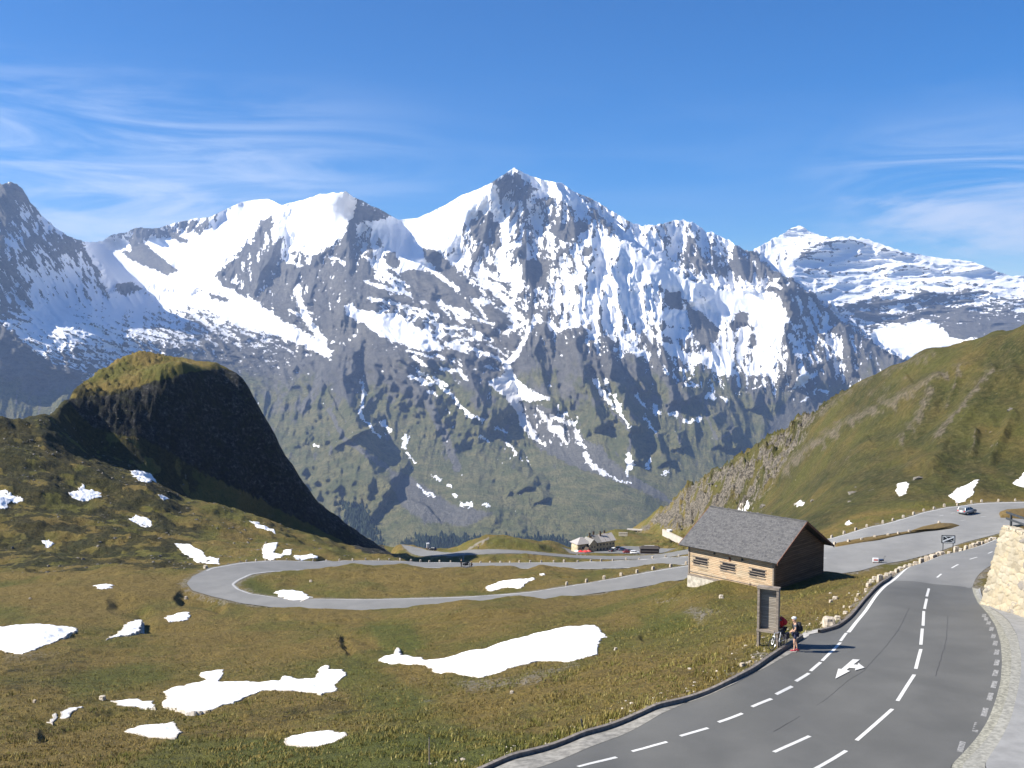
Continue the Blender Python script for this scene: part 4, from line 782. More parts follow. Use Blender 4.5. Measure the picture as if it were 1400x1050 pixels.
    o = np_mesh('ground', V_, grid_faces(nr, nc), t.out(col, .95), True, {'cover': A1, 'tone': A2})
    props(o, 'brown and green alpine meadow and hillsides', None, None, 'structure')
build_ground()

# ------------------------------------------------------------------ road surfaces
def asphalt(name, a, b_, patch=.5):
    t = NT(name); v = t.tex(); f = t.noise(v, 40, 3, .7); l = t.noise(v, .35, 5, .6); l2 = t.noise(v, .12, 3, .5, (1, 1, 1), 1.)
    col = t.mix(t.mr(l, .3, .7), a, b_); col = t.mix(t.math('MULTIPLY', t.mr(f, .35, .7), .35), col, tuple(x*1.5 for x in b_)); col = t.mix(t.math('MULTIPLY', t.mr(l2, .5, .62), patch*.4), col, tuple(x*.8 for x in a))
    t.bump(f, .3, .01); t.b.inputs['Specular IOR Level'].default_value = .35; return t.out(col, .78)
M_ASPH = asphalt('worn_asphalt', (.090, .089, .081), (.112, .110, .100), .7); M_ASPH2 = asphalt('pale_asphalt', (.150, .148, .138), (.185, .181, .168)); M_ASPH3 = asphalt('sunbleached_asphalt', (.185, .182, .170), (.225, .220, .205))
M_CONC = mat('concrete', (.40, .38, .34), .85, .2, 4, bump=.02); M_KERB = mat('kerb_stone', (.20, .175, .15), .9, .3, 5, bump=.02); M_GUT = mat('gutter_concrete', (.23, .218, .19), .9, .3, 3, bump=.02); M_PAVE = mat('pavement_concrete', (.25, .247, .235), .85, .12, 1.2, bump=.01)
M_COBB = mat('gutter_cobbles', (.26, .25, .20), .9, .35, 7, bump=.04)
M_PAINT = mat('road_paint', (.60, .59, .55), .6, .10, 9); M_WORN = mat('worn_road_paint', (.36, .355, .335), .7, .4, 12); M_FAINT = mat('rubbed_road_paint', (.24, .235, .22), .75, .45, 9); M_TAR = mat('tar_seam', (.065, .062, .058), .7, .3, 9)
M_SNOW = None
def ribbon(name, A, B, n, m, dz, material, kind='structure', label=None, parent=None, zoff=None):
    a, b_ = resample(A, n), resample(B, n); f = np.linspace(0, 1, m)[None, :, None]
    P = a[:, None]*(1-f)+b_[:, None]*f; X, Y = P[..., 0], P[..., 1]
    Z = Hz(X, Y)+dz
    o = np_mesh(name, np.stack([X, Y, Z], -1).reshape(-1, 3), grid_faces(n, m), material)
    # make it face up
    if o.data.polygons[0].normal.z < 0: o.data.flip_normals()
    return props(o, label, None, None, kind)
ribbon('road', near_L, asph_R, 160, 26, .02, M_ASPH, label='dark grey asphalt road curving up from the bottom of the picture')
ribbon('road', asph_L3, asph_R3, 50, 14, .016, M_ASPH2, label='paler stretch of road running behind the stone wall')
ribbon('road', hair_out, hair_in, 700, 8, .03, M_ASPH2, label='pale hairpin road looping below the meadow')
ribbon('car_park', lot_far, lot_near, 90, 24, .036, M_ASPH3, label='wide pale asphalt turning area right of the barn')
ribbon('road', parkC_near, parkC_far, 120, 14, .06, M_ASPH2, label='access road in front of the mountain inn')
ribbon('car_park', *inn_lot, 40, 10, .07, M_ASPH2, label='small car park beside the mountain inn')
ribbon('gutter', kerb1+np.array([.12, -.1, 0]), asph_L, 120, 4, .028, M_GUT, label='pale concrete gutter along the left edge of the road')
ribbon('gutter', asph_R, band1, 120, 5, .024, M_COBB, label='cobbled gutter along the right edge of the road')
ribbon('gutter', band1, band2, 120, 5, .032, mat('gutter_slabs', (.27, .262, .225), .9, .25, 5, bump=.02), label='pale slab strip beside the cobbled gutter')
ribbon('pavement', band2, walk_o, 100, 18, .05, M_PAVE, label='light grey pavement at the foot of the stone wall')
# concrete apron at the gap in the kerb
ap_ = seen([(1083,893),(1098,866),(1122,860),(1128,864),(1107,868),(1088,893)])
o = np_mesh('pavement', np.c_[ap_[:, :2], Hz(ap_[:, 0], ap_[:, 1])+.045], [[0,1,4,5],[1,2,3,4]], M_CONC, False); props(o, 'small pale concrete apron at the gap in the kerb', None, None, 'structure')
if o.data.polygons[0].normal.z < 0: o.data.flip_normals()
# pale edge lines on the lower roads
for A, B, i0, i1, lab in ((hair_in, hair_out, .50, 1., 'faded edge line of the upper road'), (hair_out, hair_in, .0, 1., 'faded inner edge line of the hairpin')):
    a, b_ = resample(A, 700), resample(B, 700); k0, k1 = int(i0*699), int(i1*699)
    ribbon('road_marking', (a+(b_-a)*.03)[k0:k1], (a+(b_-a)*.075)[k0:k1], 600, 2, .036, M_WORN, label=lab)
a, b_ = resample(lot_far, 90), resample(lot_near, 90); ribbon('road_marking', a+(b_-a)*.012, a+(b_-a)*.022, 90, 2, .044, M_PAINT, label='pale edge line along the far side of the turning area')
# kerbs
def kerb(line, h, w, lab):
    n = 90; c0 = resample(line, n); tg = np.gradient(c0[:, :2], axis=0); tg /= np.linalg.norm(tg, axis=1)[:, None]; nr_ = np.stack([-tg[:, 1], tg[:, 0]], 1)
    if nr_[n//2, 0] > 0: nr_ = -nr_
    prof = [(0, -.15), (0, h), (w, h+.02), (w, -.15)]
    V_ = np.concatenate([np.c_[c0[:, :2]+nr_*u, Hz(c0[:, 0], c0[:, 1])+z] for u, z in prof]).reshape(4, n, 3).transpose(1, 0, 2).reshape(-1, 3)
    o = np_mesh('kerb', V_, grid_faces(n, 4), M_KERB, False)
    props(o, lab, None, None, 'structure')
kerb(kerb1, .19, .13, 'raised concrete kerb along the near meadow edge'); kerb(kerb2, .19, .13, 'raised concrete kerb beyond the gap towards the stones')
# ------------------------------------------------------------------ painted markings
def mark(pts, M=None, d0=30, d1=135, lab='white painted dash on the road', dz=.026):
    P = seen(pts, d0, d1); Zs = Hz(P[:, 0], P[:, 1])+dz
    me = bpy.data.meshes.new('road_marking'); me.from_pydata([tuple(p) for p in np.c_[P[:, :2], Zs]], [], [list(range(len(P)))]); me.update()
    if me.polygons[0].normal.z < 0: me.flip_normals()
    me.materials.append(M or M_PAINT); o = bpy.data.objects.new('road_marking', me); COL.objects.link(o); props(o, lab, None, None, 'structure')
def dash(x0, y0, x1, y1, w=.13, M=None, lab='white painted dash on the road', d0=30, d1=135, dz=.026, n=4):
    a, b_ = hit(x0, y0, d0, d1), hit(x1, y1, d0, d1); c0 = a[:2]+(b_-a)[:2]*np.linspace(0, 1, n)[:, None]
    t_ = (b_-a)[:2]; t_ = t_/np.linalg.norm(t_); nn = np.array([-t_[1], t_[0]])*w/2
    P = np.stack([c0-nn, c0+nn], 1); Z = Hz(P[..., 0], P[..., 1])+dz
    o = np_mesh('road_marking', np.dstack([P, Z]).reshape(-1, 3), grid_faces(n, 2), M or M_PAINT, False)
    if o.data.polygons[0].normal.z < 0: o.data.flip_normals()
    props(o, lab, None, None, 'structure')
for q in ((1149,877,1157,866),(1138,891,1149,879),(1124,904,1137,891),(1108,918,1122,906),(1088,932,1106,921),(1061,950,1083,939),(1028,967,1055,956),(982,988,1015,976),(930,1007,968,996),(864,1028,912,1015),(790,1049,843,1036)): dash(*q, w=.16, lab='white lane dash nearest the meadow')
for q in ((1267,816,1270,805),(1264,833,1267,819),(1262,856,1263,836),(1259,882,1261,860),(1252,915,1259,888),(1227,959,1250,923),(1171,1013,1220,970),(1105,1057,1157,1027)): dash(*q, w=.16, lab='white centre line dash curving up the road')
for q in ((1281,790,1287,785),(1301,777,1310,772),(1326,765,1336,762),(1351,757,1357,754.5)): dash(*q, w=.14, lab='short white dash on the paler road')
dash(1058,1029,1107,1007, w=.16, lab='white dash alone between the two lines at the bottom')
el = np.vstack([seen([(1157,865),(1168,851),(1181,836)]), at([(1194,65.6),(1207,69.4),(1219,73.6)])]); el3 = at([(1219,73.6),(1234,79),(1256,85.5),(1294,91.5),(1337,98),(1362,102.5),(1420,108)])
ribbon('road_marking', el, el+np.array([.20, -.10, 0]), 40, 2, .026, M_PAINT, label='solid white edge line along the far kerb'); ribbon('road_marking', el3, el3+np.array([.10, -.28, 0]), 40, 2, .024, M_PAINT, label='solid white edge line below the row of stones')
mark([(1142,929.3),(1146,915.6),(1150.5,916),(1166,902.6),(1175.5,903.3),(1157.5,917.3),(1162,918.9)], lab='white painted arrow, its main stroke and head', dz=.055)
mark([(1164.5,909.8),(1172.4,910.4),(1173.6,907.8),(1182,914.3),(1168.6,918.2),(1169.6,915.3),(1161,914.8)], lab='white painted arrow, its side stroke and head', dz=.059)
for ln_, l_ in (([(850,25),(800,130),(740,205),(640,320),(560,370),(480,440),(380,510),(300,560),(200,615)], 'long thin tar seam left of the centre line'), ([(1035,60),(1033,120),(1025,190),(1000,280),(975,350)], 'short thin tar seam right of the centre line')):
    P_ = seen([(1000+x/3.5, 825+y/3.5) for x, y in ln_]); P_ = resample(P_, 120, 2); P_[:, 0] += .05*perlin(np.arange(120)/3., np.zeros(120), 9); w_ = (.010+.014*np.abs(perlin(np.arange(120)/5., np.zeros(120), 4)))[:, None]
    ribbon('road_crack', P_-w_*np.array([.7, -.7, 0]), P_+w_*np.array([.7, -.7, 0]), 120, 2, .024, M_TAR, label=l_)
for x, y in ((1215,60),(1225,76),(1237,95),(1251,124),(1261,158),(1270,192),(1277,235),(1278,285),(1272,335),(1266,390),(1248,448),(1222,522),(1182,595),(1112,688)):
    x, y = 1000+x/3.5, 825+y/3.5; k = max(.6, (y-820)/120+.45); dash(x-1.2, y-3.2*k, x-2.2*(.4+k), y+3.4*k, w=.22, M=M_FAINT, lab='faded white block mark at the right road edge')
# markings of the turning area
for q in ((1225,712,1232,710),(1250,705,1258,703),(1270,700,1276,698),(1284,706,1290,704.5),(1300,702,1306,701),(1314,712,1320,711),(1340,707,1348,706)): dash(*q, w=.25, d0=165, d1=215, dz=.044, M=M_WORN, lab='faint dash in the turning area')
isl = seen([(1141,745),(1196,736.5),(1250,727),(1262,721),(1285,716),(1303,716.5),(1312,719),(1300,723),(1270,726),(1240,730.5),(1200,739),(1142,748)], 155, 200)
def islet(P, h, name, lab, M):
    n = len(P); c0 = P.mean(0); V_ = []; 
    for k, hh in ((1., 0.03), (.97, h), (.6, h*1.2), (0.01, h*1.3)):
        Q = c0+(P-c0)*np.array([k, k, k]); V_.append(np.c_[Q[:, :2], Hz(Q[:, 0], Q[:, 1])+hh])
    V_ = np.array(V_); V_ = np.concatenate([V_, V_[:, :1]], 1); 
    o = np_mesh(name, V_.reshape(-1, 3), grid_faces(4, n+1), M); 
    if o.data.polygons[n*2].normal.z < 0: o.data.flip_normals()
    props(o, lab, None, None, 'structure')
M_TURF = mat('dry_turf', (.13, .088, .028), .95, .3, 2.5, bump=.05)
islet(isl, .22, 'grass_island', 'narrow brown grass island in the turning area', M_TURF)
isl2 = seen([(1368,708),(1366,703),(1376,699.5),(1400,698),(1440,697),(1440,709),(1400,710)], 165, 215); islet(isl2, .5, 'grass_island', 'brown grass bank behind the railing', M_TURF)
# ------------------------------------------------------------------ snow patches: shallow melting banks with real thickness
t = NT('old_snow'); v = t.tex(); f = t.noise(v, .8, 5, .6); g_ = t.noise(v, 5, 4, .6)
t.bump(t.math('ADD', f, t.math('MULTIPLY', g_, .3)), .5, .25); ed, _, _, _ = t.attr('edge'); M_SNOW = t.out(t.mix(t.mr(t.math('ADD', ed, t.math('MULTIPLY', g_, .5)), .72, 1.15), t.mix(t.mr(f, .25, .6), (.76, .76, .74), (.90, .90, .90)), (.40, .36, .30)), .75)
def snow_patch(poly, d0, d1, lab):
    P = np.array(poly, float); x0, y0 = P.min(0)-3; x1, y1 = P.max(0)+3
    W_ = np.array([hit(x, y, d0, d1)[:2] for x, y in poly])
    # fine world grid over the patch in (column, distance)
    cx = np.arange(x0, x1, max(.7, (x1-x0)/170)); lo, hi = W_[:, 1].min()*.985, W_[:, 1].max()*1.015; n = int(min(240, max(24, (math.log(hi/lo))/.0022)))
    dd = np.exp(np.linspace(math.log(lo), math.log(hi), n)); g = G3(np.repeat(cx[None], n, 0).ravel(), np.repeat(dd[:, None], len(cx), 1).ravel()).reshape(n, len(cx), 3)
    X, Y = g[..., 0], g[..., 1]; jit = max(.05, Y.mean()*.0022)*(1. if Y.mean() < 160 else .5)
    sdm = poly_sd(X+fbm(X/1.5, Y/1.5, 3, .6, 400)*jit*2.2, Y+fbm(X/1.5, Y/1.5, 3, .6, 410)*jit*3.5, W_, 6.)
    Zg = ground(X.ravel(), Y.ravel()).reshape(X.shape)
    sc_ = max(1., Y.mean()/90)
    s2 = min(sc_, 1.5); th = np.where(sdm > -.02, .05*s2+.26*s2*sstep(0, 2.6*sc_, sdm)+.05*fbm(X/2.2, Y/2.2, 2, .5, 420), -.3*s2)
    keep = sdm > -.35*sc_; F_ = grid_faces(n, len(cx)); kk = keep.ravel()[F_].any(1); F_ = F_[kk]
    if len(F_) == 0: print('NO PATCH', lab); return
    used = np.unique(F_); mp = np.full(X.size, -1); mp[used] = np.arange(len(used))
    eg = np.clip(1-sdm/(.35*s2), 0, 1).ravel()[used]; o = np_mesh('snow_patch', np.stack([X, Y, Zg+th], -1).reshape(-1, 3)[used], mp[F_], M_SNOW, True, {'edge': np.stack([eg, eg*0, eg*0, eg*0+1], -1)}); props(o, lab, 'snow patch', 'snow patches left on the hillsides')
for s_ in SNOW: snow_patch(*s_)
# ------------------------------------------------------------------ mesh builder for made things
class MB:
    def __init__(s): s.bm = bmesh.new()
    def box(s, c, d, rz=0, rx=0, ry=0, bev=0):
        r = bmesh.ops.create_cube(s.bm, size=1); M = Matrix.Translation(c) @ Matrix.Rotation(rz, 4, 'Z') @ Matrix.Rotation(ry, 4, 'Y') @ Matrix.Rotation(rx, 4, 'X') @ Matrix.Diagonal((*d, 1))
        bmesh.ops.transform(s.bm, matrix=M, verts=r['verts'])
        if bev: bmesh.ops.bevel(s.bm, geom=list({e for v in r['verts'] for e in v.link_edges}), offset=bev, segments=2, affect='EDGES', profile=.6)
        return s
    def cyl(s, a, b, r0, r1=None, n=10, caps=True):
        a, b = Vector(a), Vector(b); d = b-a; r = bmesh.ops.create_cone(s.bm, cap_ends=caps, segments=n, radius1=r0, radius2=r0 if r1 is None else r1, depth=d.length)
        bmesh.ops.transform(s.bm, matrix=Matrix.Translation((a+b)/2) @ d.to_track_quat('Z', 'Y').to_matrix().to_4x4(), verts=r['verts']); return s
    def ball(s, c, rad, n=12, m=8):
        r = bmesh.ops.create_uvsphere(s.bm, u_segments=n, v_segments=m, radius=1); bmesh.ops.transform(s.bm, matrix=Matrix.Translation(c) @ Matrix.Diagonal((*rad, 1)), verts=r['verts']); return s
    def torus(s, c, R_, r, ax='X', n=28, m=6):
        V_ = []
        for i in range(n):
            a = 2*math.pi*i/n
            for j in range(m):
                b_ = 2*math.pi*j/m; q = R_+r*math.cos(b_); p = (r*math.sin(b_), q*math.cos(a), q*math.sin(a))
                if ax == 'Y': p = (p[1], p[0], p[2])
                V_.append(s.bm.verts.new((c[0]+p[0], c[1]+p[1], c[2]+p[2])))
        for i in range(n):
            for j in range(m): s.bm.faces.new((V_[i*m+j], V_[((i+1)%n)*m+j], V_[((i+1)%n)*m+(j+1)%m], V_[i*m+(j+1)%m]))
        return s
    def prism(s, pts, axis, a, b):
        """outline pts (2-D) extruded between a and b along axis"""
        def P(u, v, w): return {'X': (w, u, v), 'Y': (u, w, v), 'Z': (u, v, w)}[axis]
        A = [s.bm.verts.new(P(u, v, a)) for u, v in pts]; B = [s.bm.verts.new(P(u, v, b)) for u, v in pts]; n = len(pts)
        s.bm.faces.new(A); s.bm.faces.new(B[::-1])
        for i in range(n): s.bm.faces.new((A[i], B[i], B[(i+1)%n], A[(i+1)%n]))
        return s
    def face(s, P): s.bm.faces.new([s.bm.verts.new(p) for p in P]); return s
    def done(s, name, mt, parent=None, smooth=False):
        bmesh.ops.recalc_face_normals(s.bm, faces=s.bm.faces); me = bpy.data.meshes.new(name); s.bm.to_mesh(me); s.bm.free()
        if smooth: me.polygons.foreach_set('use_smooth', [True]*len(me.polygons))
        me.materials.append(mt); return link(bpy.data.objects.new(name, me), parent)
def dup(o, parent=None):
    c_ = o.copy(); COL.objects.link(c_); c_.parent = parent
    for ch in list(o.children): dup(ch, c_)
    return c_
def gz(x, y): return float(ground(x, y)[0])

# ------------------------------------------------------------------ materials of made things
def planks(name, a, b_, pitch=.17, axis='Z', dark=(.03, .02, .012), warm=None):
    t = NT(name); v = t.tex(); sp = t.n.new('ShaderNodeSeparateXYZ'); t.l.new(v, sp.inputs[0])
    z = t.math('DIVIDE', sp.outputs[axis], pitch); fr = t.math('FRACT', z); row = t.math('FLOOR', z)
    wnz = t.n.new('ShaderNodeTexWhiteNoise'); wnz.noise_dimensions = '1D'; t.l.new(row, wnz.inputs['W'])
    g = t.noise(v, 3, 7, .7, (.22, .22, 8) if axis == 'Z' else (8, 8, .22)); g2 = t.noise(v, .7, 5, .65, (1, 1, 1.6))
    col = t.mix(wnz.outputs['Value'], a, b_); col = t.mix(t.mr(g, .35, .65), col, t.mix(.55, col, dark))
    if warm: col = t.mix(t.mr(g2, .38, .56), col, t.mix(t.mr(g, .3, .7), warm, b_))
    gap = t.math('LESS_THAN', fr, .10); col = t.mix(gap, col, dark)
    t.bump(t.math('ADD', t.mr(fr, 0, .16, 0, 1), t.math('MULTIPLY', g, .3)), .8, .03); return t.out(col, .85)
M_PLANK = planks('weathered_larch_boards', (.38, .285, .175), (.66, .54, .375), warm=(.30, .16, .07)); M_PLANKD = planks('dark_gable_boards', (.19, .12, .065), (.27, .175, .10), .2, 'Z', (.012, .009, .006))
t = NT('grey_shingles'); v = t.tex(); bk = t.n.new('ShaderNodeTexBrick'); mp = t.n.new('ShaderNodeMapping'); t.l.new(v, mp.inputs[0]); t.l.new(mp.outputs[0], bk.inputs['Vector'])
bk.inputs['Scale'].default_value = 1; bk.inputs['Brick Width'].default_value = .16; bk.inputs['Row Height'].default_value = .20; bk.inputs['Mortar Size'].default_value = .012; bk.inputs['Bias'].default_value = 0
bk.inputs['Color1'].default_value = (.058, .059, .060, 1); bk.inputs['Color2'].default_value = (.135, .133, .130, 1); bk.inputs['Mortar'].default_value = (.05, .048, .05, 1)
nz = t.noise(v, 1.2, 6, .65, (1, 3, 1)); n3 = t.noise(v, 11, 3, .7); col = t.mix(t.math('MULTIPLY', t.mr(nz, .35, .7), .6), bk.outputs['Color'], (.17, .165, .155)); col = t.mix(t.math('MULTIPLY', t.mr(n3, .4, .7), .5), col, (.085, .08, .085))
t.bump(t.math('ADD', bk.outputs['Fac'], n3), .6, .03); M_SHING = t.out(col, .85)
M_STONEW = mat('rough_plaster_stone', (.42, .38, .31), .9, .3, 2.5, bump=.05); M_DARK = mat('shadowy_opening', (.012, .012, .014), .6, .3, 3); M_GREYWOOD = mat('grey_weathered_wood', (.21, .175, .14), .85, .35, 3, scale3=(1, 1, 6), bump=.01)
M_BROWNW = mat('brown_stained_wood', (.16, .075, .045), .8, .3, 4); M_SLAT = planks('grey_board_slats', (.30, .26, .21), (.42, .375, .31), .085, 'Z', (.05, .04, .03))
M_STEEL = mat('dark_painted_steel', (.05, .055, .06), .5, .2, 5); M_RUBBER = mat('black_rubber', (.018, .018, .018), .7, .2, 20); M_GLASS = mat('car_glass', (.02, .028, .035), .12, .1, 1, spec=.8)
M_SILVER = mat('silver_car_paint', (.34, .35, .35), .3, .05, 3, metal=.3); M_WHITEP = mat('white_car_paint', (.75, .75, .74), .35, .04, 2); M_DBLUE = mat('dark_blue_car_paint', (.02, .035, .09), .3, .1, 2); M_REDP = mat('red_car_paint', (.16, .02, .02), .35, .1, 2); M_BLACKP = mat('black_car_paint', (.02, .02, .022), .3, .1, 2)
M_LAMPR = mat('red_lamp_plastic', (.55, .03, .02), .3, .1, 5); M_LAMPW = mat('clear_lamp', (.75, .75, .75), .2, .05, 5); M_CHROME = mat('bright_metal', (.6, .6, .6), .3, .1, 8, metal=1)
t = NT('guard_stone'); v = t.tex(); oi = t.n.new('ShaderNodeObjectInfo'); f = t.noise(v, 5, 5, .65); col = t.mix(t.mr(f, .3, .7), (.32, .27, .20), (.60, .54, .44)); col = t.mix(t.math('MULTIPLY', oi.outputs['Random'], .5), col, (.38, .30, .22)); t.bump(f, .8, .06); M_STONE = t.out(col, .9)
M_ROCK = mat('lichen_rock', (.15, .135, .11), .9, .45, 3, bump=.08)

# ------------------------------------------------------------------ the barn
def barn():
    P0 = np.array([24.6, 93.0]); d = np.array([-6.8, 7.0]); Lw = float(np.linalg.norm(d)); d = d/Lw; rz = math.atan2(d[1], d[0]); Wd = 9.3; zb = -9.0
    b = empty('alpine_barn', (P0[0], P0[1], zb), rz, 'old timber barn with grey shingle roof beside the road', 'barn')
    # local x along the lit front (to the far left corner), local -y into the building
    he, ov = 3.42, .70; rise = 2.75; hw = Wd/2
    def wallstrip(nm, M, f): m = MB(); f(m); return m.done(nm, M, b)
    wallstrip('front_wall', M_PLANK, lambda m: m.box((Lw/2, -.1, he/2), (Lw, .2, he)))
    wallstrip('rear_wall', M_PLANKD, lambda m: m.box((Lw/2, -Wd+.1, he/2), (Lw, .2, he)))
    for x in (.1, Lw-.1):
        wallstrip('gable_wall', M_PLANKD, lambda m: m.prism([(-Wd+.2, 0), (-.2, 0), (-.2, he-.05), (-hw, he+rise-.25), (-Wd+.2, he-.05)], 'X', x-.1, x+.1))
    wallstrip('foundation', M_STONEW, lambda m: m.box((Lw/2, -Wd/2, -1.3), (Lw+.14, Wd+.14, 2.6)))
    wallstrip('sill_beam', M_GREYWOOD, lambda m: m.box((Lw/2, .04, .10), (Lw+.04, .1, .2)).box((Lw/2, .03, .42), (Lw+.02, .07, .05)))
    pitch = math.atan2(rise, hw); sl_ = (hw+ov)/math.cos(pitch)
    for sgn, nm in ((1, 'roof'), (-1, 'roof')):
        # slab in its own frame so the shingles run along it
        me = MB(); me.box((0, -sl_/2, .05), (Lw+2*ov, sl_, .10)); o = me.done('roof', M_SHING, b)
        o.location = (Lw/2, -hw+(hw+ov)*(-sgn*-1 if False else sgn), he+rise-(hw+ov)*math.tan(pitch)+.02)
        o.rotation_euler = (-pitch, 0, 0) if sgn == 1 else (pitch, 0, math.pi) if False else (-pitch, 0, math.pi) 
        if sgn == -1: o.rotation_euler = (-pitch, 0, math.pi)
    for x in (-ov-.03, Lw+ov+.03):
        for sgn in (1, -1):
            m = MB(); y0, y1 = -hw, -hw+sgn*(hw+ov); z0, z1 = he+rise+.02, he+rise-(hw+ov)*math.tan(pitch)+.02
            m.prism([(y0, z0+.13), (y1, z1+.13), (y1, z1-.10), (y0, z0-.12)], 'X', x-.03, x+.03); m.done('verge_board', M_BROWNW, b)
    m = MB(); m.box((Lw/2, -hw, he+rise+.13), (Lw+2*ov, .3, .06)); m.done('ridge_cap', M_SHING, b)
    for x in np.linspace(0, Lw, 9): MB().box((x, .22, he-.10), (.12, .6, .14), rx=-pitch*.9).done('rafter_end', M_BROWNW, b)
    for x in (.07, Lw-.07): MB().box((x, .035, he/2), (.14, .07, he)).done('corner_post', M_GREYWOOD, b)
    for tt in (.185, .524, .852):
        x = tt*Lw; w = empty('window', (0, 0, 0)); w.parent = b
        w.location = (x, 0, 1.62)
        MB().box((-.12, .006, .05), (1.45, .012, .70)).box((.45, .008, -.1), (.8, .014, .5)).done('opening', M_DARK, w)
        MB().box((0, .03, .43), (1.9, .07, .09)).done('lintel', M_GREYWOOD, w); MB().box((0, .03, -.43), (1.75, .08, .08)).done('sill', M_GREYWOOD, w)
        MB().box((-.04, .06, .12), (1.85, .04, .07), ry=.02).box((.04, .06, -.13), (1.95, .04, .06), ry=-.015).done('cross_bars', M_GREYWOOD, w)
    for x, z in ((.355*Lw, 2.62), (.68*Lw, 2.72)):
        MB().cyl((x, .0, z), (x, .10, z), .11).cyl((x, .12, z+.4), (x, .12, z-.02), .018).done('tie_bolt', M_STEEL, b)
    MB().box((.50*Lw, .03, 2.46), (.22, .06, .34)).done('vent_board', M_BROWNW, b); MB().cyl((.26*Lw, .09, .05), (.26*Lw, .09, .62), .03).done('drain_pipe', M_STEEL, b)
barn()

# ------------------------------------------------------------------ empty notice board
def board():
    p = hit(1037, 884, 45, 60); rz = R(-28); z = p[2]
    b = empty('notice_board', (p[0], p[1], z-.05), rz, 'tall empty notice board of grey slats on wooden posts by the kerb', 'notice board')
    w, h0, h1, dp = .98, .98, 3.22, .34
    for x, nm in ((0, 0), (w, 0)): MB().box((x, 0, h1/2), (.115, dp, h1)).done('post', M_GREYWOOD, b)
    MB().box((w/2, -.01, h1+.02), (w+.16, dp+.06, .11)).done('top_rail', M_GREYWOOD, b); MB().box((w/2, -.01, h0), (w+.16, dp+.05, .12)).done('bottom_rail', M_GREYWOOD, b)
    MB().box((w/2, .15, (h0+h1)/2), (w-.12, .03, h1-h0-.13)).done('slat_panel', M_SLAT, b)
board()

# ------------------------------------------------------------------ people
def skinned(name, nodes, edges, mt, parent, sub=2):
    keys = list(nodes); me = bpy.data.meshes.new(name); me.from_pydata([nodes[k][:3] for k in keys], [(keys.index(a), keys.index(b)) for a, b in edges], [])
    o = bpy.data.objects.new(name+'_rig', me); COL.objects.link(o); m = o.modifiers.new('s', 'SKIN'); me.skin_vertices.new() if not me.skin_vertices else None
    for i, k in enumerate(keys):
        sv = me.skin_vertices[0].data[i]; r = nodes[k][3]; sv.radius = (r, r) if not isinstance(r, tuple) else r; sv.use_root = (i == 0)
    o.modifiers.new('u', 'SUBSURF').levels = sub; dg = bpy.context.evaluated_depsgraph_get(); dg.update()
    nm = bpy.data.meshes.new_from_object(o.evaluated_get(dg)); bpy.data.objects.remove(o); nm.name = name
    nm.polygons.foreach_set('use_smooth', [True]*len(nm.polygons)); nm.materials.clear(); nm.materials.append(mt); return link(bpy.data.objects.new(name, nm), parent)
M_SKIN = mat('skin', (.50, .30, .20), .6, .08, 8); M_HAIR = mat('brown_hair', (.06, .04, .025), .7, .3, 20)
